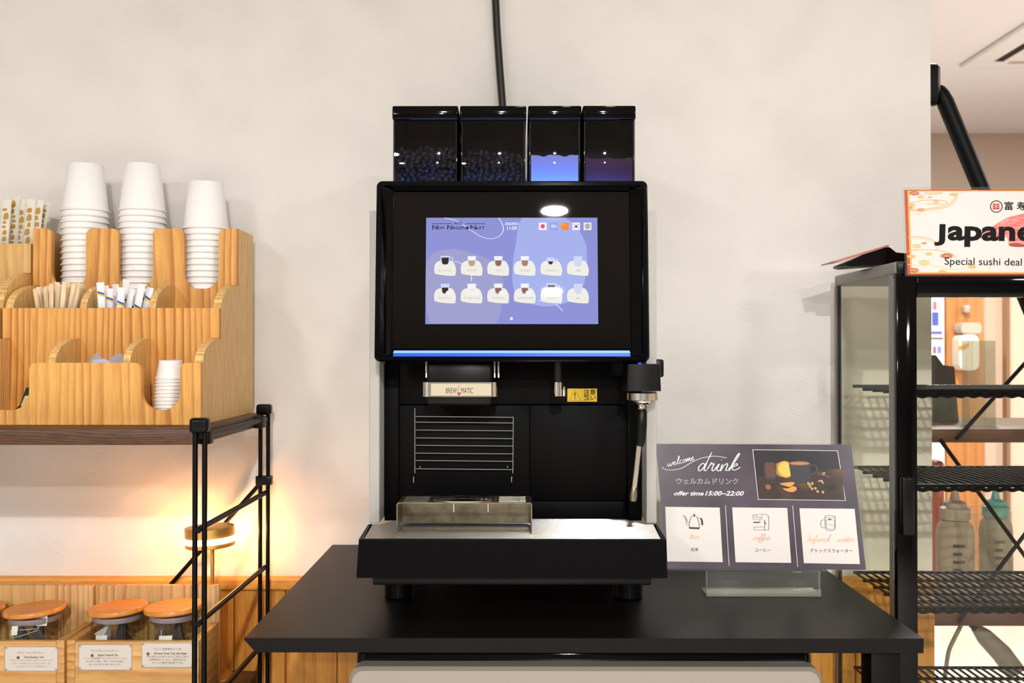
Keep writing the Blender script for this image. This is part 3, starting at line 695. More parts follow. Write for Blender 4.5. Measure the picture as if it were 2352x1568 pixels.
# cup stand
c0, c1 = 1.277, 1.336; cx0, cx1 = S(911, c0), S(1222, c0); ctop = T(1154, c0)+.0005; tk = .0013
cs = thing('cup_stand', ((cx0+cx1)/2, (c0+c1)/2, traytop+.0003), 'low stainless steel cup stand bridging the left side of the drip tray grate', 'cup stand')
mb = MB(); zb_ = traytop+.0006
o_ = []
for (x, z) in [(cx0, zb_), (cx0, ctop-.003), (cx0+.0009, ctop-.0009), (cx0+.003, ctop), (cx1-.003, ctop), (cx1-.0009, ctop-.0009), (cx1, ctop-.003), (cx1, zb_),
               (cx1-tk, zb_), (cx1-tk, ctop-.003), (cx1-.0035, ctop-tk), (cx0+.0035, ctop-tk), (cx0+tk, ctop-.003), (cx0+tk, zb_)]: o_.append((x, z))
mb.prism(o_, c0, c1, lambda u, v, w_: (u, w_, v))
mb.box(cx0+tk, cx1-tk, c1-.002, c1-.0008, zb_+.004, ctop-.001)
mb.build('bridge_plate', M_steeld, cs, smooth=25)
ccx, ccy = S(1066, (c0+c1)/2), (c0+c1)/2-.0035
mb = MB()
for rr in (.0265, .0225, .0185, .0145, .0105, .0065):
    mb.tube([(ccx+rr*1.5*math.cos(2*math.pi*k/40), ccy+rr*math.sin(2*math.pi*k/40), ctop+.0008) for k in range(40)], .0007 if rr < .0265 else .0013, 6, closed=True)
mb.box(ccx-.039, ccx+.039, ccy-.0015, ccy+.0015, ctop+.0002, ctop+.001)
mb.build('round_grid', M_chrome, cs)
for xa, xb in ((cx0+.008, ccx-.046), (ccx+.046, cx1-.008)):
    mb = MB()
    for q in range(9):
        yy = c0+.006+q*.0055; mb.box(xa, xb, yy-.0008, yy+.0008, ctop+.0001, ctop+.0006)
    mb.build('slotted_edge', mat('slot_steel', (190,196,186), .2, 1.), cs)
MB().lathe([(.034, 0), (.034, .0006)], (ccx, ccy, ctop-.0002), 30) 
for xx in (1042, 1121): MB().tube([(S(xx, c0+.01), c0+.012, ctop-.002), (S(xx, c0+.01), c0+.012, ctop-.014)], .0015, 10).build('stud', M_steel, cs)

# black cable going up the wall
o = MB().tube([at(1137, -30, 1.728), at(1141, 60, 1.728), at(1148, 160, 1.726), at(1155, 250, 1.724), at(1158, 330, 1.722), at(1158, 430, 1.715), at(1158, 470, 1.706)], .0065, 14).build('cable', mat('black_cable_sleeve', (30,28,27), .4))
tag(o, 'thick black cable running up the cream wall behind the coffee machine', 'cable')

# ------------------------------------------------------------------ welcome drink sign on its acrylic stand
bl, br, tl, tr_ = at(1531, 1306, 1.39), at(1989, 1308, 1.39), at(1506, 1019, 1.427), at(1955, 1021, 1.427)
def quad(u, v): return (bl*(1-u)+br*u)*(1-v)+(tl*(1-u)+tr_*u)*v
qn = (br-bl).cross(tl-bl).normalized()
if qn.y > 0: qn = -qn
sg = thing('sign_stand', ((bl.x+br.x)/2, 1.40, TZ), 'clear acrylic stand on the black table right of the coffee machine', 'sign holder')
sx0_, sx1_ = S(1621, 1.376), S(1883, 1.376)
mb = MB()
mb.box(sx0_, sx1_, 1.376, 1.3785, TZ+.0003, bl.z-.001, .0005)
mb.build('front_plate', M_acr, sg)
MB().box(sx0_-.0002, sx1_+.0002, 1.3795, 1.415, TZ+.0003, TZ+.0035, .001).build('base_plate', M_frost, sg)
MB().box(sx0_, sx1_, 1.3735, 1.3757, TZ+.0003, TZ+.0105, .0008).build('front_lip', M_frost, sg)
for xx in (sx0_, sx1_-.002): MB().box(xx, xx+.002, 1.379, 1.381, TZ+.0035, bl.z-.001).build('edge_strip', M_frost, sg)
# sheet behind the stand's leaning panel
sh = thing('welcome_drink_sign', tuple(bl*.5+br*.5), 'dark landscape sign reading welcome drink, leaning back in the clear stand', 'sign')
mb = MB(); V = []
for h in (0, -.0016):
    for u, v in ((-.012,-.014),(1.018,-.014),(1.018,1.014),(-.012,1.014)): V.append(quad(u, v)+qn*h)
mb.add(V, [[0,1,2,3],[7,6,5,4],[0,4,5,1],[1,5,6,2],[2,6,7,3],[3,7,4,0]])
mb.build('clear_sleeve', M_acr, sh, smooth=0)
ar = Art(lambda u, v, h: quad(u, v)+qn*(h+.0002))
m_bg = vary(mat('smoky_purple_print', (62,54,62), .22, spec=.6), (98,88,100), 9, lo=.3, hi=.75)
ar.rect(0, 0, 1, 1, m_bg, 0)
def q2(px, py): # enlarged-view coordinates -> sheet unit square (bilinear inverse through the plane)
    X, Y = 1500+px/3.919, 1000+py/3.919
    v = (1307-Y)/(1307-1020.); l = 1531+(1506-1531)*v; r = 1989+(1955-1989)*v
    return ((X-l)/(r-l), v)
def Q(*a): return [q2(x, y) for x, y in a]
# photograph on the sign
ph = [(900,131),(1658,137),(1730,586),(950,580)]
ar.poly(Q((895,127),(1662,133),(1735,590),(946,584)), M_white, 1)
ar.poly(Q(*ph), vary(mat('photo_dark', (40,34,38), .25), (30,26,30), 14), 2)
ar.poly(Q((938,375),(1310,330),(1693,300),(1728,584),(954,578)), vary(mat('photo_table', (58,44,38), .25), (120,88,52), 16, lo=.45, hi=.7), 3)
gd_ = lambda n, c: mat('photo_'+n, c, .3)
ar.poly(Q(*smooth_path([(1000,260),(1010,380),(1050,400),(1100,390),(1105,260),(1050,245)], 5, True)), gd_('jar', (62,52,50)), 4)
for k in range(6): ar.stroke(Q((1020+k*14, 250+(k % 3)*10), (1030+k*12, 380)), .006, gd_('cinnamon', (104,62,42)), 5, sm=False)
ar.ell(*q2(1150, 310), .033, .06, gd_('rind', (150,116,60)), 4); ar.ell(*q2(1190, 308), .04, .068, gd_('orange', (240,164,50)), 5); ar.ell(*q2(1192, 308), .033, .056, gd_('orangepulp', (250,190,84)), 6)
ar.poly(Q(*smooth_path([(1220,250),(1250,410),(1290,428),(1380,428),(1412,415),(1415,250)], 4)), gd_('mug', (52,48,58)), 7)
ar.poly(Q(*circ(1317, 252, 97, 20)), gd_('mugrim', (96,88,92)), 8); ar.poly(Q(*circ(1317, 254, 86, 14)), gd_('cocoa', (184,124,76)), 9)
ar.stroke(Q((1412,275),(1450,268),(1472,300),(1460,340),(1415,360)), .012, gd_('mughandle', (56,52,60)), 7)
ar.poly(Q(*smooth_path([(1140,440),(1180,430),(1260,424),(1270,440),(1235,468),(1200,462)], 4, True)), gd_('cookie', (214,150,76)), 8)
ar.poly(Q(*smooth_path([(1165,480),(1210,482),(1260,462),(1290,475),(1285,500),(1250,516),(1200,505)], 4, True)), gd_('cookie', (214,150,76)), 9)
for x, y in ((1397,436),(1432,436),(1412,462),(1430,484),(1460,480),(1480,508),(1528,514),(1410,450)): ar.ell(*q2(x, y), .0065, .011, gd_('nut', (200,160,106)), 8, 10)
for a_ in (((1475,340),(1590,385)), ((1480,352),(1585,374)), ((1500,332),(1595,380))): ar.stroke(Q(*a_), .010, gd_('cinnamon', (104,62,42)), 8, sm=False)
ar.stroke(Q((1520,345),(1545,335),(1530,360)), .004, gd_('string', (206,180,140)), 9)
for a_ in (((1485,420),(1505,405)), ((1500,410),(1530,430)), ((1515,404),(1532,438))): ar.stroke(Q(*a_), .007, gd_('nut', (200,160,106)), 8, sm=False)
ar.poly(Q(*smooth_path([(1545,462),(1600,450),(1650,462),(1620,490),(1570,480)], 4, True)), gd_('anise', (34,26,24)), 8)
ar.ell(*q2(1035, 470), .014, .022, gd_('spoon', (150,90,60)), 8, 12)
# lettering
W_ = M_white; k_ = 1/3.919/448
def scr_word(word, x, y, xh, width, wd_, m_, rot=0, slant=.35): # drawn in enlarged-view pixels, then mapped
    a = Art(lambda u, v, h: (u, v, h)); a.script(word, 0, 0, xh, wd_, m_, 1, slant, width, rot)
    ar.m(m_); P_ = [quad(*q2(x+p[0], y-p[1]))+qn*(.0002+4*ar.step) for p in a.mb.v]; ar.mb.add(P_, a.mb.f)
scr_word('welcome', 128, 290, 30, 250, 5.5, W_, rot=.26)
scr_word('drink', 395, 325, 68, 360, 9.5, W_)
ar.stroke(Q((82,292),(110,314),(180,318),(260,300),(360,240),(450,205),(560,190),(662,206)), .0035, W_, 4)
def ptxt(st, x, y, width, size, m_, layer=5, **kw):
    a = Art(lambda u, v, h: (u, v, h)); a.text(st, 0, 0, width=width, size=size, material=m_, **kw)
    ar.m(m_); ar.mb.add([quad(*q2(x+p[0], y-p[1]))+qn*(.0002+layer*ar.step) for p in a.mb.v], a.mb.f)
ptxt('ウェルカムドリンク', 488, 442, 560, 60, W_, bold=.012); ptxt('ウェルカムドリンク', 488, 442, 558, 60, m_bg, layer=6, bold=-.012)
ptxt('offer time', 322, 548, 268, 52, W_, bold=.022, shear=.3); ptxt('15:00~22:00', 643, 548, 350, 56, W_, bold=.022, shear=.3)
cards = [[(110,652),(600,657),(627,1142),(128,1138)], [(713,655),(1208,658),(1243,1146),(742,1142)], [(1318,660),(1814,663),(1862,1154),(1357,1148)]]
for cq in cards: ar.poly(Q(*cq), mat('warm_card_paper', (224,218,210), .4), 2)
ar.stroke(Q((652,635),(684,1175)), .0022, W_, 3, sm=False); ar.stroke(Q((1257,638),(1301,1180)), .0022, W_, 3, sm=False)
lk = mat('line_ink', (96,84,80), .5); bk = mat('dark_brown_ink', (58,40,40), .5)
def ln(pts, wd_=.0028, m_=lk, sm=True, closed=False): ar.stroke(Q(*pts), wd_, m_, 4, sm=sm, closed=closed)
ln([(342,745),(330,790),(324,838)], m_=bk); ln([(396,745),(412,790),(418,838)], m_=bk); ln([(342,745),(345,737),(395,737),(396,745)], m_=bk, sm=False)
ar.poly(Q((323,832),(419,836),(417,852),(326,848)), bk, 4); ar.rect(*q2(364, 736), *q2(378, 716), bk, 4)
ln([(322,820),(300,800),(292,760),(272,732)], m_=lk); ln([(330,796),(308,780),(300,750),(284,732),(272,732)], m_=lk)
ln([(398,756),(425,752)], m_=lk); ar.stroke(Q((428,752),(440,775),(443,815)), .010, bk, 4)
ln([(900,722),(980,714),(980,762),(902,764),(900,722)], sm=False); ln([(980,714),(1030,722),(1042,760),(1040,856)], sm=True); ln([(1004,765),(1004,856)], sm=False)
ln([(908,832),(1004,828),(1004,856),(910,856),(908,832)], sm=False); ln([(1004,856),(1040,856)], sm=False)
ln(circ(934, 737, 9, 9, 10), .002, closed=True); ln(circ(962, 745, 6, 5, 8), .002, closed=True); ar.stroke(Q((904,788),(958,789)), .009, bk, 4, sm=False); ln([(960,770),(964,790)]); ar.stroke(Q((1000,775),(1016,805)), .005, bk, 4, sm=False)
for yy in (726, 738, 750): ln([(906,yy),(914,yy)], .002)
ln([(1548,735),(1552,830),(1575,856),(1620,856),(1640,832),(1636,735)]); ln(circ(1592, 733, 44, 9, 16), .0024, closed=True)
ln([(1558,765),(1562,825),(1585,845),(1615,845),(1632,825),(1630,765),(1558,768)], .0018); ln([(1548,762),(1515,768),(1510,810),(1525,832),(1552,834)]); ln([(1560,808),(1580,802),(1600,812),(1630,804)], .002)
ar.ell(*q2(1582, 759), .004, .006, bk, 5, 8); ar.ell(*q2(1598, 759), .004, .006, bk, 5, 8)
sal = vary(mat('salmon_ink', (222,120,110), .5), (240,170,100), 60, lo=.4, hi=.6)
scr_word('tea', 325, 938, 24, 85, 3.6, sal); scr_word('coffee', 892, 944, 25, 160, 3.6, sal); scr_word('Infused', 1380, 956, 26, 205, 3.6, sal); scr_word('water', 1650, 956, 24, 160, 3.6, sal)
ptxt('紅茶', 376, 1043, 66, 32, bk, bold=.005); ptxt('コーヒー', 988, 1048, 140, 36, bk); ptxt('デトックスウォーター', 1604, 1052, 380, 38, bk)
ar.build('printed_sheet', sh)
# leaning panel of the stand behind the sheet
V = []
n2 = -qn*.0022
for h in (0, -.002):
    for u, v in ((.205,-.012),(.80,-.012),(.80,.86),(.205,.86)): V.append(quad(u, v)+n2+qn*h)
MB().add(V, [[0,1,2,3],[7,6,5,4],[0,4,5,1],[1,5,6,2],[2,6,7,3],[3,7,4,0]]).build('leaning_panel', M_acr, sg, smooth=0)

# ------------------------------------------------------------------ left shelving rack
RX = -.4285; RF = 1.35; RB = 1.695; SH = T(976, 1.43)
rk = thing('shelving_rack', (-.84, 1.52, 0), 'black wire-post shelving rack with a dark wood top board, left of the table', 'shelf rack')
LXp = -1.27
bdm = MB().box(LXp+.02, S(450, RF)+.001, RF-.002, 1.712, SH-.021, SH, .001); bdm.build('shelf_board', M_walnut, rk)
MB().box(LXp+.02, RX-.012, RF+.005, 1.712, .62, .64, .001).build('shelf_board', M_walnut, rk)
for X0, sgn in ((RX, 1), (LXp, -1)):
    for Y0 in (RF, RB):
        hw = .0065
        for dx in (-hw, hw):
            MB().tube([(X0+dx, Y0, .0), (X0+dx, Y0, SH+.004)], .0036, 12).build('post_rod', M_pwd, rk)
        ct = T(957, RF) if Y0 == RF else T(924, RB)
        MB().box(X0-.0125, X0+.0125, Y0-.0095, Y0+.0095, SH-.004 if Y0 == RF else SH-.002, SH+.016, .0045, seg=4).build('post_cap', M_gloss if False else M_black, rk)
    zr = SH-.009; k = 0
    while zr > .1:
        zz = zr
        mb = MB(); x_ = X0+(.0 if k else .0)
        if k == 0:
            mb.tube([(X0+.003, RF, zz), (X0+.003, RB, zz)], .0048, 12)
        else: mb.tube([(X0-.001, RF-.003, zz-.001), (X0-.001, RF+.004, zz), (X0+.001, RB-.006, zz), (X0+.003, RB-.002, zz+.001)], .0042, 12)
        mb.build('rung', M_pwd, rk); zr -= .1262; k += 1
    for yy in (RF+.012, RB-.05):
        MB().box(X0-.006, X0+.009, yy, yy+.034 if yy > 1.5 else yy+.022, SH-.022, SH-.003, .003).build('shelf_clip', M_pwd, rk)
cj = MB(); cj.box(RX-.0135, RX+.0135, RB-.007, RB+.008, T(1113, RB), T(1092, RB), .002)
cj.tube([(RX, RB-.009, T(1102, RB)), (RX, RB-.006, T(1102, RB))], .006, 16)
cj.build('brace_clamp', M_black, rk)
p0 = at(601, 1106, 1.717); p1 = at(400, 1333, 1.717)
dv = (p1-p0)
MB().tube([p0, p0+dv*2.6], .0037, 12).build('cross_brace', M_pwd, rk)
# ------------------------------------------------------------------ organizers
TXR, TXL = -.453, -.785; BY = 1.712
Y1, Y2, Y3 = 1.430, 1.519, 1.614; TH = .009; ST = .012
Zf = SH+.0895; Zm = T(707, Y2); Zu = T(524, Y3); ZsU = T(655, Y3); ZsM = T(777, Y2)
def organizer(x0, x1, label, top, slots, front_slots, mats_, divs_m, divs_f, nm='condiment_organizer', splay=False):
    pm, pm2, ps = mats_
    t = thing(nm, ((x0+x1)/2, 1.57, SH), label, 'organizer')
    def arc(ya, za, yb, zb, n=8): # convex quarter curve from the high rear point to the low front point
        return [(ya-(ya-yb)*math.sin(math.pi/2*k/n), zb+(za-zb)*math.cos(math.pi/2*k/n)) for k in range(n+1)]
    zu = ZsU if top > 1.38 else ZsU+.02
    prof = [(Y1+TH, SH+.0003), (BY, SH+.0003), (BY, top), (Y3+TH, top), (Y3+TH, zu)]+arc(Y3+TH, zu, Y2+TH, Zm)[1:]+[(Y2+TH, ZsM)]+arc(Y2+TH, ZsM, Y1+TH, Zf)[1:]
    for xa in (x0, x1-ST):
        MB().prism(prof, xa, xa+ST, lambda u, v, w_: (w_, u, v)).build('side_panel', ps, t, smooth=25)
    # front panel
    def panel(y0, zb0, zt, sl, zbot, name, wide_from, m_, rtop=.010):
        pts = [(x0+ST+.0002, zb0), (x1-ST-.0002, zb0)]
        if wide_from: pts += [(x1-ST-.0002, wide_from), (x1, wide_from)]
        else: pts = [(x0, zb0), (x1, zb0)]
        top_pts = [(x1, zt)]
        for (xb, xa) in sorted([(b, a) for a, b in sl], reverse=True):
            r = (xb-xa)/2; rr = min(r, .026)
            if xb > x1+.5: continue
            top_pts += [(xb+rtop*(1-math.sin(math.pi/2*k/4)), zt-rtop*(1-math.cos(math.pi/2*k/4))) for k in range(5)]
            cy = zbot+rr
            top_pts += [(xb-rr+rr*math.cos(-math.pi/2*k/6), cy+rr*math.sin(-math.pi/2*k/6)) for k in range(7)]
            top_pts += [(xa+rr-rr*math.sin(math.pi/2*k/6), cy-rr*math.cos(math.pi/2*k/6)) for k in range(7)]
            top_pts += [(xa-rtop*(1-math.cos(math.pi/2*k/4)), zt-rtop*(1-math.sin(math.pi/2*k/4))) for k in range(5)]
        top_pts += [(x0, zt)]
        pts += top_pts
        if wide_from: pts += [(x0, wide_from), (x0+ST+.0002, wide_from)]
        MB().prism(pts, y0, y0+TH, lambda u, v, w_: (u, w_, v)).build(name, m_, t, smooth=25)
    panel(Y1, SH+.0003, Zf, front_slots, T(942, Y1), 'front_panel', None, pm2)
    panel(Y2, SH+.010, Zm, [], 0, 'middle_panel', ZsM+.0002, pm)
    panel(Y3, SH+.05, top, slots, T(664, Y3), 'upper_panel', zu+.0002, pm2)
    MB().box(x0+ST, x1-ST, BY-.005, BY, SH+.0003, top-.1 if top < 1.38 else top-.03).build('back_panel', ps, t)
    MB().box(x0+ST, x1-ST, Y1+TH, BY-.005, SH+.0003, SH+.006).build('floor_board', pm, t)
    MB().box(x0+ST, x1-ST, Y2+TH, Y3, 1.150, 1.155).build('floor_board', pm, t)
    MB().box(x0+ST, x1-ST, Y3+TH, BY-.005, 1.283, 1.2885).build('floor_board', pm, t)
    for xd in divs_m:
        pr = [(Y2+TH, 1.155), (Y3, 1.155), (Y3, zu)]+[(y if y < Y3 else Y3, z) for y, z in arc(Y3, zu, Y2+TH, Zm)[1:]]
        MB().prism(pr, xd, xd+.010, lambda u, v, w_: (w_, u, v)).build('divider', ps, t, smooth=25)
    for xd in divs_f:
        pr = [(Y1+TH, SH+.006), (Y2, SH+.006), (Y2, ZsM)]+arc(Y2, ZsM, Y1+TH, Zf)[1:]
        MB().prism(pr, xd, xd+.010, lambda u, v, w_: (w_, u, v)).build('divider', ps, t, smooth=25)
    return t
sl = [(S(116, Y3), S(195, Y3)), (S(270, Y3), S(349, Y3)), (S(421, Y3), S(501, Y3))]
fs = [(S(-70+30, Y1), S(65, Y1)), (S(324, Y1), S(413, Y1))]
organizer(TXL, TXR, 'tiered orange pine organizer holding three paper cup stacks on the dark wood shelf', Zu, sl, fs, (M_pine, M_pine2, M_pines), [S(176, Y2), S(336, Y2)], [S(103, Y1), S(276, Y1)])
organizer(TXL-.004-.332, TXL-.004, 'paler pine organizer cut by the left edge, holding paper-wrapped straws', T(557, 1.605), [], [], (M_pale, M_pale, M_pines), [], [])
# inner tins
for xa, xb, lb in ((60, 172, 'shallow metal tin holding the wooden stirrers'), (215, 335, 'shallow metal tin holding the sugar sticks')):
    mb = MB(); a, b = S(xa, Y2)+.004, S(xb, Y2)-.002; y0, y1 = Y2+TH+.002, Y3-.003; z0, z1 = 1.1555, Zm+.0008
    mb.loops([[(u, v, z0) for u, v in rrect(a, b, y0, y1, .004, 3)], [(u, v, z1) for u, v in rrect(a, b, y0, y1, .004, 3)], [(u, v, z1) for u, v in rrect(a+.001, b-.001, y0+.001, y1-.001, .003, 3)], [(u, v, z0+.001) for u, v in rrect(a+.001, b-.001, y0+.001, y1-.001, .003, 3)]], (True, True))
    tag(mb.build('metal_tin', M_steeld), lb, 'tin')

# ------------------------------------------------------------------ paper cups
ORD = ['topmost', 'second', 'third', 'fourth', 'fifth', 'sixth', 'seventh', 'eighth', 'ninth', 'tenth', 'eleventh', 'twelfth', 'thirteenth', 'fourteenth', 'fifteenth', 'sixteenth', 'seventeenth', 'eighteenth', 'nineteenth']
def ordn(i): return 'topmost' if i == 0 else ORD[i]+' from the top'
cup_mb = MB(); CH = .079; rr_, rt = .0366, .0278
cup_mb.lathe([(rr_+.0002, .0005), (rr_+.0018, .0002), (rr_+.0024, .0012), (rr_+.0018, .0026), (rr_, .0028), (rr_-.0004, .006), (rt+.0004, CH-.0012), (rt-.0006, CH), (rt-.0016, CH-.0002), (rt-.0016, CH-.006), (0, CH-.006),
              ] , (0,0,0), 48, cap=False)
cup_mb.lathe([(rr_+.0002, .0005), (rr_-.0006, .0012), (rt-.0020, CH-.0072), (0, CH-.0072)], (0,0,0), 48, cap=False)
cup0 = None
for si, (px, n, nmn) in enumerate(((193, 14, 'leftmost'), (325, 14, 'middle'), (472, 11, 'rightmost'))):
    for i in range(n):
        j = n-1-i
        if cup0 is None: cup0 = cup_mb.build('paper_cup', M_cup, origin=(0,0,0)); c = cup0
        else: c = cup0.copy(); COL.objects.link(c)
        c.location = (S(px, 1.663)+random.uniform(-.0004,.0004), 1.6635, 1.2892+j*.0101)
        c.rotation_euler = (0, 0, random.uniform(0, 6))
        tag(c, 'white ribbed paper cup, %s of the %s tall stack' % (ordn(i), nmn), 'cup', 'paper cups in the %s tall stack' % nmn)
pc = MB(); 
pc.lathe([(.0205, 0), (.0222, .0002), (.0222, .0022), (.0205, .0026), (.0165, .026), (.0155, .027), (0, .027)], (0,0,0), 40, cap=False)
pc.lathe([(.0205, 0), (.0196, .0008), (.0155, .0260), (0, .0260)], (0,0,0), 40, cap=False)
sc0 = None; sxx, syy = S(386, 1.468), 1.468
for i in range(12):
    j = 11-i
    if sc0 is None: sc0 = pc.build('portion_cup', mat('portion_cup_plastic', (246,240,234), .35), origin=(0,0,0)); c = sc0
    else: c = sc0.copy(); COL.objects.link(c)
    c.location = (sxx+j*.0003, syy, SH+.0065+j*.0054); c.rotation_euler = (0, .03*(j > 9), j)
    tag(c, 'small white portion cup, %s of the short stack in the lower slot' % ordn(i), 'cup', 'small portion cups in the lower slot')

# ------------------------------------------------------------------ stirrers, sugar sticks, straws
M_birch = wood('birch_stick', (250,226,186), (236,204,156), 'X', 'Z', 30, dist=1)
def stick(px0, px1, py1, d, base_z, m_, wd_, th, round_=True):
    a = Vector((S(px0, d), d, base_z)); b = Vector((S(px1, d), d+random.uniform(-.006, .010), T(py1, d)))
    return a, b
nst = 19
for i in range(nst):
    f = i/(nst-1); d = 1.538+.058*((i*7) % 5)/5
    xt = 78+f*120+random.uniform(-3, 3); yt = (668-22*math.sin(f*2.4+.2) if i % 3 else 662-14*f)+random.uniform(-3, 3)
    xb = 108+f*38; a = Vector((S(xb, d), d, 1.160)); b = Vector((S(xt, d), d+.002, T(yt, d)))
    if i == nst-1: b.x = S(206, d); b.z = T(662, d)
    L_ = (b-a).length; Wd = .0032; mb = MB()
    out = [(-Wd, 0), (Wd, 0), (Wd, L_-.003)]+[(Wd*math.cos(math.pi*k/6), L_-.003+.003*math.sin(math.pi*k/6)) for k in range(1, 6)]+[(-Wd, L_-.003)]
    zz = (b-a).normalized(); tw = random.uniform(-.5, .5); xx = Vector((math.cos(tw), math.sin(tw), 0)); yy = zz.cross(xx).normalized(); xx = yy.cross(zz)
    mb.prism(out, -.0007, .0007, lambda u, v, w_: a+xx*u+zz*v+yy*w_)
    o = mb.build('coffee_stirrer', M_birch)
    tag(o, 'flat birch wood coffee stirrer, %s in the fan of stirrers' % ('leftmost' if i == 0 else 'rightmost' if i == nst-1 else ORD[i]+' from the left'), 'stirrer', 'wooden stirrers in the organizer')
M_sug = mat('sugar_paper', (240,240,242), .5); blu = mat('blue_ink', (20,74,180), .5); yel = mat('yellow_ink', (246,196,30), .5)
spec_ = [(228,232,648),(240,236,655),(250,246,662),(264,258,652),(278,270,660),(288,292,641),(300,290,662),(312,304,664),(324,316,652),(318,330,668),(332,340,662),(272,282,668),(344,334,660)]
for i, (xt, xb, yt) in enumerate(sorted(spec_)):
    d = 1.536+.056*((i*3) % 5)/5; xb2 = 255+(xb-255)*.55
    a = Vector((S(xb2, d), d, 1.160)); b = Vector((S(xt, d), d, T(yt, d))); L_ = (b-a).length; zz = (b-a).normalized(); tw = random.uniform(-.35, .35)
    xx = Vector((math.cos(tw), math.sin(tw), 0)); yy = zz.cross(xx).normalized(); xx = yy.cross(zz)
    if yy.y > 0: yy = -yy
    mb = MB(); Wd = .0056
    lp = []
    for v, wf, tf_ in ((0,1,.1),(.006,1,1),(L_-.010,1,1),(L_-.004,1,.15),(L_,1,.1)):
        lp.append([a+xx*(Wd*wf*math.cos(2*math.pi*k/10))+yy*(.0022*tf_*math.sin(2*math.pi*k/10))+zz*v for k in range(10)])
    mb.loops(lp, (True, True))
    mb.cur = 1
    for s0 in (random.choice((.66,.76,.8,.84,.9)), .5):
        base = L_*s0
        for m_i, o_ in ((1, 0), (2, .0028)):
            mb.cur = m_i; q = []
            for u_, dv_ in ((-.0050, 0), (-.0017, .0012), (.0017, .0024), (.005, .0036)): q.append(a+xx*u_+yy*(.0023*math.sqrt(max(0, 1-(u_/.0057)**2))+.0002)+zz*(base-dv_-o_))
            q2_ = [p-zz*.0028 for p in q]
            mb.add(q+q2_, [[k, k+1, k+5, k+4] for k in range(3)])
    o = mb.build('sugar_stick', [M_sug, blu, yel], fix=False)
    tag(o, 'white paper sugar stick with blue and yellow stripe, %s in its bunch' % ('leftmost' if i == 0 else 'rightmost' if i == len(spec_)-1 else ORD[i]+' from the left'), 'sugar stick', 'sugar sticks in the organizer')
gold = mat('gold_ink', (190,146,50), .5); M_wrap = clear('straw_wrapper', (250,250,246), .08, opac=.8, ocol=(246,242,232))
for i, (xt, yt, xb) in enumerate(((12, 458, -4), (32, 450, 22), (48, 456, 36), (68, 456, 56), (86, 458, 66), (104, 462, 58))):
    d = 1.642+.012*(i % 3)+.008*(i % 2); a = Vector((S(xb, d), d, 1.290)); b = Vector((S(xt, d), d, T(yt, d))); L_ = (b-a).length; zz = (b-a).normalized()
    xx = Vector((1,0,0)); yy = zz.cross(xx).normalized(); xx = yy.cross(zz)
    if yy.y > 0: yy = -yy
    mb = MB(); Wd = .0080
    mb.loops([[a+xx*(Wd*math.cos(2*math.pi*k/12))+yy*(.003*t_*math.sin(2*math.pi*k/12))+zz*v for k in range(12)] for v, t_ in ((0,.1),(.008,1),(L_-.010,1),(L_-.004,.3),(L_,.1))], (True, True))
    mb.cur = 1
    z0 = .070; rnd = random.Random(i)
    while z0 < L_-.016:
        h_ = rnd.choice((.004, .007, .010)); off = rnd.uniform(-.002, .002); w0 = rnd.uniform(.0025, .0045)
        P_ = [a+xx*(off+w0*c_)+yy*(.0032)+zz*(z0+h_*s_) for c_, s_ in smooth_path([(-1,0),(.2,-.1),(1,.2),(.7,1),(-.6,.9)], 3, True)]
        mb.add(P_, [list(range(len(P_)))]); z0 += h_+.0035
    o = mb.build('wrapped_straw', [M_wrap, gold], fix=False)
    tag(o, 'paper-wrapped straw with gold print, %s at the upper left' % ('leftmost' if i == 0 else 'rightmost' if i == 5 else ORD[i]+' from the left'), 'straw', 'wrapped straws at the upper left')
# creamer tubs / peel-off lids showing over the lower front panel
tubm = clear('milky_plastic', (232,232,236), .1, opac=.55, ocol=(206,206,214))
for i, (pl, ptop, sgn) in enumerate((([(195,835),(208,814),(216,812),(228,826),(240,838)], 0, 1), ([(240,830),(258,813),(268,812),(277,820),(276,836)], 0, -1))):
    d = 1.462+i*.012; mb = MB()
    P_ = [(S(x, d), T(y, d)) for x, y in smooth_path([(p[0], p[1]) for p in pl]+[(pl[-1][0]-6, 870), (pl[0][0]+12, 872)], 4, True)]
    mb.prism(P_, d, d+.004, lambda u, v, w_: (u, w_+(v-SH)*.12, v))
    tag(mb.build('creamer_tub', tubm), 'translucent creamer tub peeping over the lower front panel, %s of two' % ('left' if i == 0 else 'right'), 'creamer', 'creamer tubs in the lower tier')
mb = MB(); d = 1.452
mb.prism([(S(x, d), T(y, d)) for x, y in ((211,826),(240,824),(254,832),(250,868),(214,868))], d, d+.0015, lambda u, v, w_: (u, w_, v))
tag(mb.build('paper_packet', mat('blue_grey_packet', (204,206,222), .5)), 'small pale packet with blue print between the creamer tubs', 'packet')
mb = MB(); d = 1.470
tilt = lambda u, v, w_: (u, w_, v)
mb.prism([(S(x, d), T(y, d)) for x, y in ((30,943),(66,943),(70,890),(58,890),(44,930))], d, d+.012, tilt); mb.cur = 1
mb.prism([(S(x, d), T(y, d)) for x, y in ((46,932),(64,931),(68,908),(56,909))], d-.0006, d, tilt)
tag(mb.build('tea_packet', [mat('dark_packet', (28,26,24), .3), mat('pale_yellow_label', (222,208,140), .5)]), 'black packet with pale yellow label in the lower left slot', 'packet')

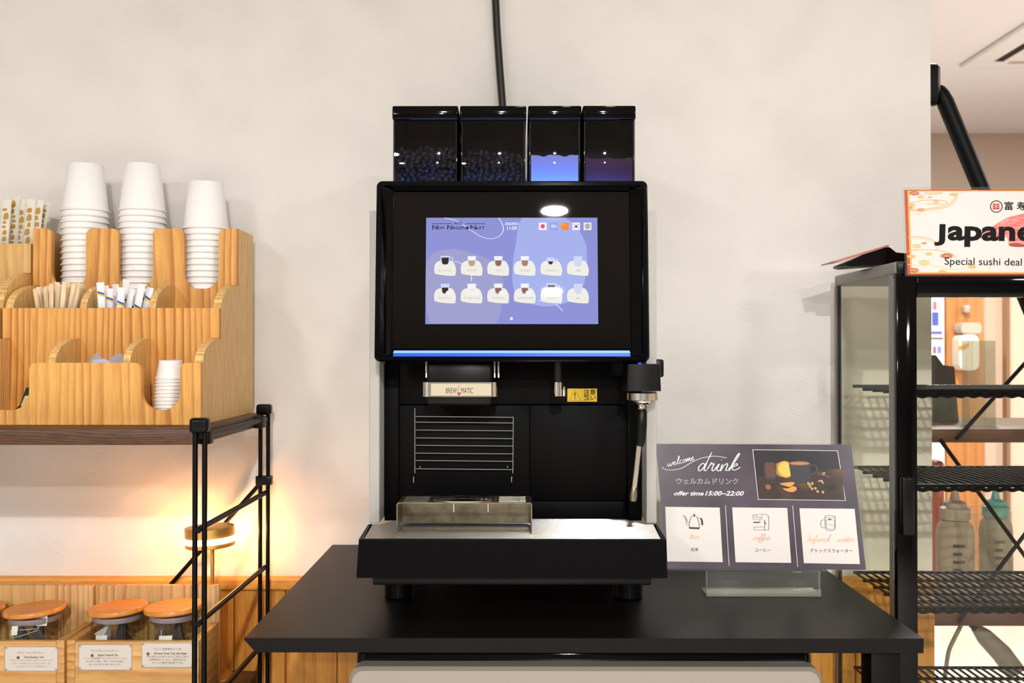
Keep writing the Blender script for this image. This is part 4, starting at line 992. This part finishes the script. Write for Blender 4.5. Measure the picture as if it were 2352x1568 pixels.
# ------------------------------------------------------------------ tea boxes and jars
BX = [(-.679-.004-.205, -.679-.004), (-.679, -.4796)]
BF, BB = 1.507, 1.62; zF = T(1472, BF); zBk = T(1340, BB); z0 = .6405
for i, (xa, xb) in enumerate(BX):
    t = thing('tea_box', ((xa+xb)/2, 1.56, z0), ['pale cedar tea box cut by the left edge, under the dark wood shelf', 'pale cedar tea box holding two jars, behind the rack posts'][i], 'box', 'cedar tea boxes')
    MB().box(xa+.0122, xb-.0002, BF, BF+.010, z0, zF, .0008).build('front_board', M_cedarf, t) if i else MB().box(xa, xb-.0122, BF, BF+.010, z0, zF, .0008).build('front_board', M_cedarf, t)
    MB().box(xa, xa+.012, BF if i else BF+.011, BB-.0102, z0, zF+.002, .0008).build('side_board', M_cedars, t)
    MB().box(xb-.012, xb, BF if i == 0 else BF+.0102, BB-.0102, z0, zF+.002, .0008).build('side_board', M_cedars, t)
    MB().box(xa, xb, BB-.010, BB, z0, zBk, .001).build('back_board', M_cedar, t)
    MB().box(xa+.012, xb-.012, BF+.010, BB-.010, z0, z0+.006).build('base_board', M_cedar, t)
tea_txt = [('アサイールイボスティー', '"Acai Rooibos Tea"', ['アサイーのパウダーをブレンドして','アサイーボウルをイメージしたハーブティーを','ノンカフェインブレンドで作りました。']),
           ('りんごキャラメルティー', 'Apple Caramel Tea', ['フランスの伝統菓子"タルトタタン"をイメージした','ほんのりと優しい香りと甘みの紅茶に','程よい渋みと香りが心地よい飲みくちです。']),
           ('りんご加賀棒ほうじ茶', '(Roasted Green Tea) with Apple', ['茶の旬味ある上品な味わいとほどよい香ばしい香りの','加賀棒茶をベースに、林檎を加えた','ホッと和む品茶です。'])]
lbp = mat('label_paper', (222,212,200), .5); brn = mat('label_brown', (128,76,66), .5); drk = mat('label_ink', (70,56,52), .5)
for (x0, x1, ya, yb), (h1, h2, rows), lb in (((11,135,1483,1541), tea_txt[0], 'printed tea label reading Acai Rooibos Tea, lower left'), ((181,305,1478,1538), tea_txt[1], 'printed tea label reading Apple Caramel Tea'), ((326,447,1474,1532), tea_txt[2], 'printed tea label reading Roasted Green Tea with Apple')):
    dd = BF-.0006; ar = Art(lambda u, v, h: (S(u, dd), dd-h, T(v, dd)), .00008)
    W0 = (x1-x0)
    a2 = Art(lambda u, v, h: (S(u, dd), dd-h, T(yb-v, dd)), .00008); Hh = yb-ya
    a2.mb.box(S(x0, dd), S(x1, dd), dd, dd+.0005, T(yb, dd), T(ya, dd)); a2.mats = [lbp]; 
    a2.rect(x0, 0, x1, Hh, lbp, 1); a2.ring(x0+.6, .6, x1-.6, Hh-.6, 1.0, brn, 2)
    for cx_, cy_ in ((x0+4, 4), (x1-4, 4), (x0+4, Hh-4), (x1-4, Hh-4)):
        a2.stroke([(cx_-3, cy_-3), (cx_+3, cy_+3)], .9, brn, 2, sm=False); a2.stroke([(cx_-3, cy_+3), (cx_+3, cy_-3)], .9, brn, 2, sm=False)
    mx_ = (x0+x1)/2
    a2.text(h1, mx_, Hh-17, width=W0*.52, size=5.6, material=drk, layer=2)
    a2.text(h2, mx_+6, Hh-27, width=W0*(.62 if len(h2) > 20 else .38), size=7, material=drk, layer=2, bold=.02)
    a2.ell(mx_-(45 if len(h2) > 20 else 30), Hh-26, 3.6, 3.6, brn, 3, 14)
    for k, rw in enumerate(rows): a2.text(rw, mx_, Hh-34-7*k, width=W0*(.8-.1*k), size=4.8, material=drk, layer=2)
    tag(a2.build('tea_label'), lb, 'label', 'tea labels on the cedar boxes')
lid_m = wood('bamboo_lid', (232,158,72), (208,128,50), 'Y', 'X', 14, dist=1, rough=.3)
JY = 1.556
band_m = clear('silicone_seal', (230,226,232), .08, opac=.8, ocol=(170,156,164))
bag_mats = [mat('tea_mesh_dark', (60,52,50), .7), mat('tea_mesh_pale', (206,204,204), .6), mat('tea_mesh_brown', (92,68,46), .7)]
jar_spec = [(-32, 1394, 'cut off at the left edge'), (80, 1394, 'behind the Acai Rooibos label'), (272, 1391, 'behind the Apple Caramel label'), (401, 1389, 'behind the Roasted Green Tea label')]
for ji, (px, py, where) in enumerate(jar_spec):
    jx = S(px, JY); jz0 = z0+.0065; jtop = T(py, JY)+.001
    if ji == 0: jx = S(-60, JY)
    r = .0405; hgl = jtop-.012-jz0
    t = thing('glass_jar', (jx, JY, jz0), 'round glass tea jar with orange bamboo lid, '+where, 'jar', 'glass tea jars')
    MB().lathe([(r-.004, 0), (r, .004), (r, hgl-.012), (r-.002, hgl-.004), (r-.002, hgl), (r-.0035, hgl), (r-.0035, hgl-.004), (r-.0018, hgl-.012), (r-.0018, .005), (r-.005, .002), (0, .002)], (jx, JY, jz0), 48, cap=False).build('glass', M_glass, t)
    MM = Matrix.Translation((jx, JY, jz0+hgl+.0035)) @ Matrix.Rotation(-.055, 4, 'Y')
    MB().lathe([(.0, 0), (r+.0028, 0), (r+.0046, .002), (r+.0046, .006), (r+.0034, .0078), (r-.001, .0084), (r-.004, .0077), (0, .0075)], (0,0,0), 56, M=MM, cap=False).build('lid', lid_m, t)
    MM2 = Matrix.Translation((jx, JY, jz0+hgl-.0080))
    MB().lathe([(0, 0), (r-.0045, 0), (r-.0038, .001), (r-.0038, .0078), (0, .0078)], (0,0,0), 40, M=MM2, cap=False).build('seal', band_m, t)
    if ji == 0: continue
    rnd = random.Random(ji*5)
    spots = [(-.020, -.016, 0), (.016, -.020, 0), (.0, .018, 0), (-.018, -.012, .030), (.018, -.014, .032), (0, .014, .034), (-.008, -.020, .058), (.014, -.010, .062), (-.012,.014,.060), (-.018,-.016,.086), (.016,-.018,.084), (.002,.016,.088)]
    for bi, (ox, oy, oz) in enumerate(spots):
        s_ = .0150
        cmat = bag_mats[1] if (ji == 2 and bi in (9, 6, 3)) else bag_mats[2] if (ji == 3 and bi % 2) else bag_mats[0]
        R = Matrix.Translation((jx+ox*.85, JY+oy*.85, jz0+.018+oz)) @ Matrix.Rotation(rnd.uniform(0, 6), 4, 'Z') @ Matrix.Rotation(rnd.uniform(-.5, .5), 4, 'X')
        mb = MB(); V = []
        for k in range(3):
            a_ = 2*math.pi*k/3
            V.append((s_*math.cos(a_), s_*math.sin(a_), -.008))
        V += [(0, 0, .0165)]
        mb.add(V, [[0,2,1],[0,1,3],[1,2,3],[2,0,3]], R)
        fo = mb.build('tea_bag', cmat, smooth=0)
        bm = bmesh.new(); bm.from_mesh(fo.data); bmesh.ops.subdivide_edges(bm, edges=bm.edges, cuts=2, use_grid_fill=True)
        for v in bm.verts:
            c_ = sum((x.co for x in bm.verts), Vector())/len(bm.verts); v.co = v.co+(v.co-c_)*rnd.uniform(-.06, .10)
        bm.to_mesh(fo.data); bm.free()
        lvl = ['lowest', 'second', 'third', 'top'][bi//3]; side = ['left', 'right', 'rear'][bi % 3]
        tag(fo, '%s tea bag, %s of the %s layer, %s' % ({0:'dark',1:'pale',2:'brown'}[bag_mats.index(cmat)], side, lvl, where.replace('behind the', 'behind the')), 'tea bag', 'tea bags in the jar '+where)
        tp = {(1, 9): (74, 1442, 26, 26), (1, 10): (24, 1460, 14, 22), (2, 9): (217, 1482, 26, 22), (3, 9): (366, 1482, 30, 24)}.get((ji, bi))
        if tp:
            fo['_w'] = list(fo.location); ty_ = JY-.0345; tx_, tz_ = S(tp[0], ty_), T(tp[1], ty_); tw_, th_ = tp[2]*ty_/F, tp[3]*ty_/F
            dxc = abs(tx_+tw_/2-jx); ty_ = JY-math.sqrt(max(.0001, .0375**2-(dxc+tw_/2)**2))
            MB().add([(tx_, ty_, tz_), (tx_+tw_, ty_, tz_+.0006), (tx_+tw_+.0006, ty_+.001, tz_+th_), (tx_+.0004, ty_+.001, tz_+th_-.0006)], [[0,1,2,3]]).build('tag', M_paper, fo, smooth=0, fix=False)
            MB().tube(smooth_path([(tx_+tw_/2, ty_, tz_+th_), (tx_-.002, ty_+.001, tz_+.004), (tx_+.003, ty_+.003, tz_-.004), tuple(fo.location+Vector((0,-.006,.018)))], 4), .0004, 5).build('string', M_paper, fo)

# ------------------------------------------------------------------ table lamp glowing behind the tea box
LX, LY = S(483, 1.664), 1.664
lz = T(1237, LY)
t = thing('table_lamp', (LX, LY, z0), 'small brass disc lamp with a glowing ring, behind the rack posts', 'lamp')
R0 = .0402
MM = Matrix.Translation((LX, LY, lz)) @ Matrix.Rotation(-.05, 4, 'Y')
MB().lathe([(0, .021), (R0-.001, .021), (R0, .0205), (R0, .0045), (R0-.001, .0042), (0, .0042)], (0,0,0), 56, M=MM, cap=False).build('shade', M_brass, t)
MB().lathe([(0, .0042), (R0+.0002, .0042), (R0+.0006, .0035), (R0+.0006, -.0032), (R0+.0002, -.0038), (0, -.0038)], (0,0,0), 56, M=MM, cap=False).build('light_ring', mat('warm_lamp_glow', (255,220,160), .5, emit=(255,170,90), es=190), t)['label'] = 'glowing warm white ring'
MB().lathe([(0, -.0038), (R0-.001, -.0038), (R0, -.0045), (R0, -.011), (R0-.002, -.012), (0, -.012)], (0,0,0), 56, M=MM, cap=False).build('lower_disc', M_brass, t)
MB().tube([(LX+.004, LY, z0+.006), (LX+.004, LY, lz-.010)], .0032, 14).build('stem', M_brass, t)
MB().lathe([(.0, 0), (.036, 0), (.037, .001), (.037, .005), (.035, .0065), (0, .0065)], (LX+.003, LY, z0), 40, cap=False).build('base', M_brass, t)

# ------------------------------------------------------------------ glass display fridge on the right
FXl = S(2052, 1.445); FXr = FXl+.46; FF, FBk = 1.445, 1.715; FZ = T(601, FF)
fr = thing('display_fridge', ((FXl+FXr)/2, 1.58, 0), 'black-framed glass display fridge with wire shelves at the right of the table', 'display fridge')
zl = FZ-.0185
mb = MB()
mb.box(FXl, FXr, FF-.004, FBk, zl, FZ, .004, seg=3); mb.build('top_cover', M_greyf, fr)
mb = MB(); mb.box(FXl, FXr, FF-.004, FBk, .06, .30, .003); mb.build('base_cabinet', M_black, fr)
for fx_ in (FXl+.03, FXr-.03):
    for fy_ in (FF+.04, FBk-.04): MB().lathe([(.016, 0), (.018, .004), (.012, .06)], (fx_, fy_, 0), 16).build('foot', M_black, fr)
for xa in (FXl, FXr-.008):
    MB().box(xa, xa+.008, FBk-.010, FBk, .30, zl).build('rear_post', M_greyf, fr)
    MB().box(xa+.001, xa+.006, FBk-.019, FBk-.0102, .30, zl).build('rear_gasket', M_black, fr)
    MB().box(xa, xa+.008, FF+.004, FF+.020, .30, zl).build('front_post', M_greyf, fr)
    MB().box(xa+.002, xa+.005, FF+.020, FBk-.019, .30, zl).build('side_glass', M_fglass, fr)
    MB().tube([(xa+.008 if xa < 0.6 else xa, FF-.004, .30), (xa+.008 if xa < .6 else xa, FF-.004, zl)], .0078, 20).build('corner_column', M_gloss, fr)
MB().box(FXl+.012, FXr-.012, FBk-.008, FBk-.004, .30, zl).build('rear_glass', M_fglass, fr)
# door
DY = FF-.022
dx0, dx1 = S(2058, DY), FXr-.004; dz1, dz0 = T(632, DY), .305
sw = S(2105, DY)-dx0; rw = T(632, DY)-T(682, DY)
door = MB()
door.box(dx0, dx0+sw, DY, DY+.016, dz0, dz1, .0015); door.box(dx1-sw, dx1, DY, DY+.016, dz0, dz1, .0015)
door.box(dx0+sw, dx1-sw, DY, DY+.016, dz1-rw, dz1, .0015); door.box(dx0+sw, dx1-sw, DY, DY+.016, dz0, dz0+rw, .0015)
dr = door.build('door', M_gloss, fr)
MB().box(dx0+sw, dx1-sw, DY+.006, DY+.010, dz0+rw, dz1-rw).build('door_glass', clear('door_glass', (250,250,248), .07), dr)
MB().box(dx0+.002, dx0+.021, DY-.012, DY-.0002, T(1226, DY), T(1091, DY), .004, seg=3).build('handle', M_black, dr)
# header fascia behind the poster
MB().box(FXl+.002, FXr-.002, FF-.010, FF-.0045, zl-.002, FZ-.001, .001).build('fascia', M_black, fr)
for zi, zz in enumerate((T(893, 1.56), .992, .815, .655)):
    mb = MB(); xa, xb = FXl+.022, FXr-.012; ya, yb = FF+.010, FBk-.030
    for yy in (ya, yb): mb.tube([(xa, yy, zz), (xb, yy, zz)], .0027, 8)
    mb.tube([(xa+(xb-xa)*k/160, ya, zz-.0055-.0011*math.sin(k*.9)) for k in range(161)], .0030, 8)
    for k in range(1, 5):
        yy = ya+(yb-ya)*k/5; mb.tube([(xa, yy, zz-.0035), (xb, yy, zz-.0035)], .0027, 6)
    x = xa; n = 0
    while x < xb:
        mb.tube([(x, ya, zz-.006), (x, ya-.0005, zz), (x, ya+.004, zz+.001), (x, yb, zz+.001)], .0019, 6); x += .0132
    mb.build('wire_shelf', mat('black_coated_wire', (4,4,4), .35, spec=.1), fr)
    MB().prism([(0,0),(.020,0),(0,-.020)], 0, .002, lambda u, v, w_: (FXl+.012+u, FF+.016+w_, zz-.004+v)).build('shelf_bracket', M_pwd, fr)
    MB().box(FXl+.0085, FXl+.0135, FF+.012, FF+.018, zz-.02, zz).build('shelf_bracket', M_pwd, fr)

# tilted black menu stand on top of the fridge
t = thing('menu_stand', (S(1985, 1.555), 1.56, FZ), 'low black wedge-shaped stand with a coppery edge lying on the fridge', 'stand')
d0 = 1.553
pr = [(1921,620),(1930,612),(1932,607),(2020,571),(2030,571),(2045,583),(2068,585),(2070,606),(1945,619)]
pts = [(S(x, d0), max(T(y, d0), FZ+.0003)) for x, y in pr]
pts[0] = (S(1940, d0), FZ+.0003)
MB().prism(pts, 1.53, 1.59, lambda u, v, w_: (u, w_, v)).build('wedge_body', M_black, t)
a, b = (S(1903, d0), T(603, d0)), (S(2026, d0), T(566, d0))
MB().prism([a, b, (b[0]+.001, b[1]-.0022), (S(1930, d0), T(600.5, d0)), (a[0]+.001, a[1]-.0016)], 1.527, 1.593, lambda u, v, w_: (u, w_, v)).build('top_plate', mat('copper_plate', (196,130,112), .4), t)['label'] = 'coppery red top plate'

# sushi poster
pbl, ptl = at(2083, 631, DY-.006), at(2070, 436, DY+.004)
PW = .275; PV = ptl-pbl; PV.x = 0
un = 1/(2287/(DY))
def PQ(u, v): return Vector((S(2083, DY-.006)+u*un*.994, 0, 0))+Vector((-.0082*v*0, pbl.y+(ptl.y-pbl.y)*v, pbl.z+(ptl.z-pbl.z)*v))
pn = Vector((0, -1, .05)).normalized()
t = thing('sushi_poster', (FXl+.14, DY-.006, pbl.z), 'white and gold laminated sushi poster on the display fridge front', 'poster')
V = []
for h in (0, -.0014):
    for u, v in ((-4,-.02),(440,-.02),(440,1.035),(-4,1.035)): V.append(PQ(u, v)+pn*h)
MB().add(V, [[0,1,2,3],[7,6,5,4],[0,4,5,1],[1,5,6,2],[2,6,7,3],[3,7,4,0]]).build('laminate', M_acr, t, smooth=0)
# rows: enlarged view 2.801 px per photo pixel, from (1880, 100)
def pc_(x, y):
    X, Y = 1880+x/2.801, 100+y/2.801
    v = 631-(Y+(X-2083)*.012); l = 2083-13*v/195; return (X-l, v)
ar = Art(lambda u, v, h: PQ(u, v/195)+pn*(h+.0003), .0001)
cream_p = mat('poster_paper', (214,208,201), .3); redp = mat('vermilion_ink', (186,72,44), .4); orp = mat('marigold_ink', (242,170,70), .4); gp = mat('pale_gold_ink', (236,206,140), .4)
ar.rect(0, 0, 436, 195, redp, 0); ar.rect(7, 3, 429, 193, orp, 1); ar.rect(11, 6, 425, 191, cream_p, 2)
def PP(*a): return [pc_(x, y) for x, y in a]
def flower(x, y, rx, ry, m_, pet=16):
    pts = []
    for k in range(pet*2): a_ = math.pi*k/pet; f = 1 if k % 2 == 0 else .72; pts.append((x+rx*f*math.cos(a_), y+ry*f*math.sin(a_)))
    ar.poly(PP(*pts), m_, 4); ar.poly(PP(*circ(x, y, rx*.2, ry*.2, 10)), gp, 5)
    for k in range(8): a_ = math.pi*k/4; ar.stroke(PP((x+rx*.3*math.cos(a_), y+ry*.3*math.sin(a_)), (x+rx*.75*math.cos(a_), y+ry*.75*math.sin(a_))), .8, gp, 5, sm=False)
for x, y, rx, m_ in ((597,963,38,redp),(642,1070,28,redp),(851,968,28,orp),(577,1057,18,redp),(818,1364,46,redp),(608,1458,40,redp),(590,1370,32,orp),(985,1432,30,orp),(795,1464,30,orp),(671,1284,20,redp),(699,988,14,redp)): flower(x, y, rx, rx*.42, m_)
for x, y, rx in ((640,985,22),(585,1040,22),(740,1018,18),(623,1304,28),(703,1352,22),(676,1408,34)):
    ar.poly(PP(*circ(x, y, rx, rx*.42, 18)), gp, 3)
    for f in (1., .6): ar.stroke(PP(*circ(x, y, rx*f, rx*.42*f, 18)), .7, mat('khaki_ink', (196,176,110), .4), 5, sm=False, closed=True)
for st in ([(566,1078),(700,1070),(820,1045),(870,1000),(876,960)], [(566,1070),(700,1060),(810,1036),(860,996),(866,962)], [(566,1030),(640,1010),(700,1005),(780,1008),(815,1020),(780,1032),(680,1030)],
           [(640,945),(700,960),(780,955),(740,968),(660,966)], [(566,1243),(660,1246),(740,1270),(762,1310),(745,1325)], [(566,1252),(650,1256),(725,1276),(750,1310)], [(566,1335),(660,1326),(760,1330),(850,1350),(880,1380)],
           [(566,1420),(640,1430),(720,1422),(800,1440),(900,1450),(970,1420)], [(880,1470),(1000,1455),(1090,1460),(1095,1410)], [(870,960),(900,955),(960,945),(1010,940)], [(566,1100),(610,1090),(640,1098),(600,1106)]):
    ar.stroke(PP(*st), 1.2, orp if len(st) % 2 else gp, 4)
# fish slice behind the lettering
ar.poly(PP(*smooth_path([(1120,1250),(1030,1245),(1100,1180),(1190,1120),(1290,1090),(1400,1060),(1500,1100),(1500,1280),(1290,1300),(1220,1290),(1200,1240)], 5, True)), vary(mat('salmon_pink_print', (232,92,84), .35), (240,150,140), 90, (1,1,3)), 3)
ar.poly(PP(*smooth_path([(1215,1285),(1260,1275),(1330,1290),(1325,1300),(1240,1300)], 4, True)), mat('dark_red_print', (150,70,50), .4), 4)
ar.stroke(PP(*circ(1130, 1043, 38, 37, 24)), 1.9, M_ink, 5, sm=False, closed=True)
sr = mat('seal_red', (214,44,50), .4); ar.poly(PP((1108,1024),(1150,1024),(1150,1062),(1108,1062)), sr, 5)
for yy in (1034, 1046): ar.stroke(PP((1112,yy),(1146,yy)), .8, cream_p, 6, sm=False)
ar.stroke(PP((1128,1026),(1128,1060)), .8, cream_p, 6, sm=False)
def ptext(st, x, y, width, size, m_, align='L', layer=6, ysc=1, **kw):
    a = Art(lambda u, v, h: (u, v, h)); a.text(st, 0, 0, width=width, size=size, material=m_, align=align, ysc=ysc, **kw)
    ar.m(m_); ar.mb.add([PQ(pc_(x+p[0], y-p[1])[0], pc_(x+p[0], y-p[1])[1]/195)+pn*(.0003+layer*ar.step) for p in a.mb.v], a.mb.f)
ptext('富', 1182, 1060, 56, 58, M_ink, bold=.012); ptext('寿', 1262, 1060, 56, 58, M_ink, bold=.012); ptext('し', 1340, 1060, 50, 58, M_ink, bold=.012)
ptext('J', 733, 1262, 72, 142, M_ink, bold=.036); ptext('apan', 820, 1258, 436, 176, M_ink, bold=.036); ptext('ese', 1268, 1258, 290, 176, M_ink, bold=.036)
ptext('Special sushi deal', 806, 1420, 496, 68, M_ink)
ar.build('printed_sheet', t)

# ------------------------------------------------------------------ brace bar on the wall's end
wx = S(2138, WY)
t = thing('brace_bar', (wx, WY+.015, T(245, WY)), 'thick black angled bar fixed to the right end of the cream wall', 'bar')
bd_ = WY+.015
MB().loops([[(wx+.0002+q, bd_-.014+a_, b_) for a_, b_ in rrect(0, .028, T(243, bd_), T(147, bd_), .012, 5)] for q in (0, .014)]+[[(wx+.0195, bd_-.010+a_, b_) for a_, b_ in rrect(0, .020, T(225, bd_), T(152, bd_), .008, 5)]], (True, True)).build('mounting_plate', M_pwd, t)
p0 = Vector((S(2152, bd_), bd_, T(186, bd_))); p1 = Vector((S(2250, bd_), bd_, T(425, bd_))); dv = p1-p0
MB().tube([p0+dv*.04, p0+dv*.07, p0+dv*.12, p0+dv*.2, p0+dv*((p0.z-.004)/-dv.z)], [.004, .009, .0125, .0148, .0155], 20).build('bar', M_pwd, t)

# ------------------------------------------------------------------ beyond the wall: rack with acrylic holders and bottles
rx0 = S(2140, 2.02)
t = thing('rear_rack', (1.2, 2.2, 0), 'dark brown two-board rack with black cross braces, seen through the display fridge', 'shelf rack')
M_brown = wood('brown_shelf', (108,76,60), (84,56,44), 'Y', 'X', 12, dist=1)
zA, zB = T(984, 2.02), T(1403, 2.02)
MB().box(.60, 1.75, 2.02, 2.36, zA-.028, zA, .002).build('shelf_board', M_brown, t); MB().box(.60, 1.75, 2.02, 2.36, zB-.028, zB, .002).build('shelf_board', M_brown, t)
for xx, yy in ((.62, 2.34), (1.73, 2.34), (1.73, 2.04), (.62, 2.04)):
    MB().box(xx-.012, xx+.012, yy-.010, yy+.010, 0, zA-.0285, .002).build('post', M_pwd, t)
for a_, b_ in (((2195,1010),(2352+60,770)), ((2200,1430),(2352+60,1150)), ((2160,1010),(2440,1395))):
    MB().tube([at(*a_, 2.012), at(*b_, 2.012)], .0042, 8).build('cross_brace', M_pwd, t)
def rearbox(name, x0, x1, y0, y1, d, dep, m_, lb, cat, zb=None):
    mb = MB(); a, b = S(x0, d), S(x1, d); z1 = T(y0, d); z0_ = zb if zb is not None else T(y1, d); tk = .002
    mb.box(a, b, d, d+tk, z0_, z1); mb.box(a, b, d+dep-tk, d+dep, z0_, z1); mb.box(a, a+tk, d+tk, d+dep-tk, z0_, z1); mb.box(b-tk, b, d+tk, d+dep-tk, z0_, z1)
    return tag(mb.build(name, m_, smooth=0), lb, cat)
rearbox('acrylic_box', 2231, 2285, 782, 985, 2.10, .05, M_frost, 'tall clear acrylic holder on the brown upper board behind the display fridge', 'holder', zA+.0005)
rearbox('acrylic_box', 2141, 2226, 905, 985, 2.08, .10, M_acr, 'low clear acrylic bin on the brown upper board behind the display fridge', 'holder', zA+.0005)
rearbox('acrylic_box', 2218, 2322, 1175, 1400, 2.07, .11, M_acr, 'clear acrylic bin on the brown lower board behind the display fridge', 'holder', zB+.0005)
mb = MB(); mb.prism([(S(2141,2.2), zA+.0005), (S(2200,2.2), zA+.0005), (S(2190,2.2), T(842,2.2)), (S(2165,2.2), T(838,2.2)), (S(2148,2.2), T(815,2.2))], 2.2, 2.25, lambda u, v, w_: (u, w_, v))
tag(mb.build('card_reader', mat('dark_grey_device', (70,66,64), .4)), 'dark grey slanted device on the brown board behind the display fridge', 'device')
def bottle(px, y_top, y_sh, d, capm, bodym, lb, wpx=82, zb=None):
    bx = S(px, d); r = wpx/2*d/F; ztop = T(y_top, d); zsh = T(y_sh, d); zb = zb if zb is not None else zB+.0006; h = zsh-zb
    t = thing('squeeze_bottle', (bx, d, zb), lb, 'bottle', 'refill bottles behind the display fridge')
    MB().lathe([(0, 0), (r-.004, 0), (r, .004), (r, h-.030), (r*.93, h-.014), (r*.7, h-.003), (r*.55, h), (0, h)], (bx, d, zb), 36, cap=False).build('bottle_body', bodym, t)
    hh = ztop-zsh
    MB().lathe([(0, 0), (r*.78, 0), (r*.80, .004), (r*.80, hh*.36), (r*.62, hh*.42), (r*.60, hh*.55), (r*.28, hh*.62), (r*.14, hh), (0, hh)], (bx, d, zsh), 28, cap=False).build('cap', capm, t)
    aa = Art(lambda u, v, h_: (bx+u, d-r-.0004-h_, zb+v)); mm_ = mat('grey_print', (96,86,82), .6)
    for k in range(6): aa.rect(-r*.55, h*.15+k*.017, r*(.1 if k % 2 else -.05), h*.15+k*.017+.006, mm_, 0)
    aa.build('print', t)
teal = mat('teal_cap', (120,196,190), .4); grc = mat('grey_cap', (186,172,158), .4); bod = mat('cloudy_bottle', (196,180,162), .4)
bottle(2190, 1120, 1190, 2.16, grc, bod, 'cloudy grey squeeze bottle with grey cap, left of two on the lower board', zb=zB+.0006)
bottle(2283, 1120, 1184, 2.17+.03, teal, bod, 'cloudy squeeze bottle with teal cap on the lower board', 72)
mb = MB().box(S(2140, 2.30), S(2160, 2.30), 2.28, 2.33, zB+.0005, T(1056, 2.30), .01, seg=4)
tag(mb.build('pink_bottle', mat('pink_pack', (226,128,112), .4)), 'slim salmon pink pack beside the grey-capped bottle', 'bottle')
M_orw = wood('orange_cabinet', (206,142,84), (184,116,62), 'X', 'Z', 6, dist=1)
t = thing('tall_wood_cabinet', (S(2200, 4.5), 4.6, 0), 'tall orange wood cabinet across the next room', 'cabinet')
MB().box(S(2172, 4.5), S(2258, 4.5), 4.5, 4.55, 0, T(560, 4.5), .003).build('cabinet_body', M_orw, t)
MB().box(S(2214, 4.5)-.012, S(2214, 4.5)+.012, 4.47, 4.4995, T(708, 4.5)-.02, T(708, 4.5)+.012, .004).build('knob', M_silver, t)
wp = mat('white_plastic', (244,240,234), .35)
mb = MB()
mb.loops([[(u, 4.42+q, v) for u, v in rrect(S(2199, 4.45), S(2246, 4.45), T(766, 4.45), T(741, 4.45), .018, 5)] for q in (0, .07)], (True, True))
tag(mb.build('paper_dispenser', mat('grey_plastic', (200,192,180), .35)), 'grey oblong dispenser on the tall orange wood cabinet', 'dispenser')
mb = MB()
mb.loops([[(u, 4.42+q, v) for u, v in rrect(S(2195, 4.45), S(2240, 4.45), T(850, 4.45), T(768, 4.45), .03, 6)] for q in (0, .075)], (True, True)); mb.cur = 1
mb.prism([(S(x, 4.41), T(y, 4.41)) for x, y in ((2202,803),(2202,795),(2215,792),(2225,786),(2226,792),(2214,800))], 4.414, 4.4195, lambda u, v, w_: (u, w_, v))
tag(mb.build('wall_dispenser', [wp, mat('orange_mark', (244,150,40), .5)]), 'white rounded dispenser with orange mark below the grey one', 'dispenser')
# lit drinks cooler across the room
t = thing('drinks_cooler', (S(2130, 4.4), 4.6, 0), 'lit white drinks cooler across the next room, seen at the door glass edge', 'cooler')
MB().box(S(2080, 4.4), S(2172, 4.4), 4.42, 4.9, 0, T(640, 4.4), .004).build('cooler_body', wp, t)
ar = Art(lambda u, v, h: (S(u, 4.4), 4.415-h, T(v, 4.4)), .001)
ar.rect(2100, 845, 2170, 684, mat('cooler_light', (230,236,255), .4, emit=(228,236,255), es=1.1), 0)
for x0, x1, ya, yb, c_ in ((2144,2154,692,712,(230,120,140)),(2142,2158,716,748,(90,100,200)),(2140,2166,760,768,(110,110,210)),(2140,2168,774,780,(120,110,100)),(2144,2152,795,812,(230,90,110)),(2154,2164,795,812,(120,140,230))):
    ar.rect(x0, yb, x1, ya, mat('item_%d_%d' % (x0, ya), c_, .5), 1)
ar.build('lit_shelves', t)
# pinkish partition at the right of the next room
structure(MB().box(S(2258, 4.6), 4.5, 4.6, 4.7, 0, T(640, 4.6)).build('wall_partition', mat('pinkish_partition', (232,206,190), .9), origin=(0,0,0)))
o = MB().box(S(2322, 4.5), S(2330, 4.5), 4.5505, 4.59, 0, T(560, 4.5)).build('upright_post', mat('tan_post', (150,112,84), .6)); tag(o, 'slim tan upright post against the pinkish partition', 'post')
# small heap of cables and a grey hand vacuum below the rear rack
g_m = mat('grey_tool', (150,142,130), .5)
t = thing('hand_vacuum', (S(2290, 2.1), 2.1, T(1500, 2.1)), 'grey tube-shaped tool hanging under the brown lower board', 'tool')
MB().tube([at(2240, 1440, 2.1), at(2262, 1462, 2.1), at(2300, 1500, 2.1), at(2330, 1540, 2.1)], [.010, .018, .021, .021], 18).build('body', g_m, t)
MB().tube([at(2236, 1436, 2.1), at(2222, 1418, 2.1)], .009, 12).build('neck', M_black, t)
o = MB().tube(smooth_path([tuple(at(x, y, 2.08)) for x, y in ((2214,1415),(2205,1440),(2190,1470),(2178,1500),(2170,1560))], 4), .0045, 8).build('power_cord', g_m); tag(o, 'grey cord hanging from the brown lower board', 'cord')
# air conditioner in the far ceiling
t = thing('ceiling_air_conditioner', (2.45, 4.1, 2.47), 'white ceiling cassette air conditioner at the upper right', 'air conditioner')
MB().box(2.03, 2.88, 3.70, 4.56, 2.475, 2.499, .008).build('panel', M_ceil, t)
dk = mat('vent_dark', (30,26,24), .7)
MB().box(2.125, 2.165, 3.80, 4.42, 2.4735, 2.4755).build('air_slot', dk, t); MB().box(2.20, 2.66, 4.42, 4.455, 2.4735, 2.4755).build('air_slot', mat('vent_grey', (190,170,156), .7), t)
mb = MB()
for k in range(8): mb.box(2.19, 2.75, 3.86+k*.06, 3.87+k*.06, 2.4725, 2.4752)
mb.build('intake_grille', mat('vent_grille', (150,130,116), .7), t)
for o in bpy.data.objects:
    if '_w' in o: del o['_w']
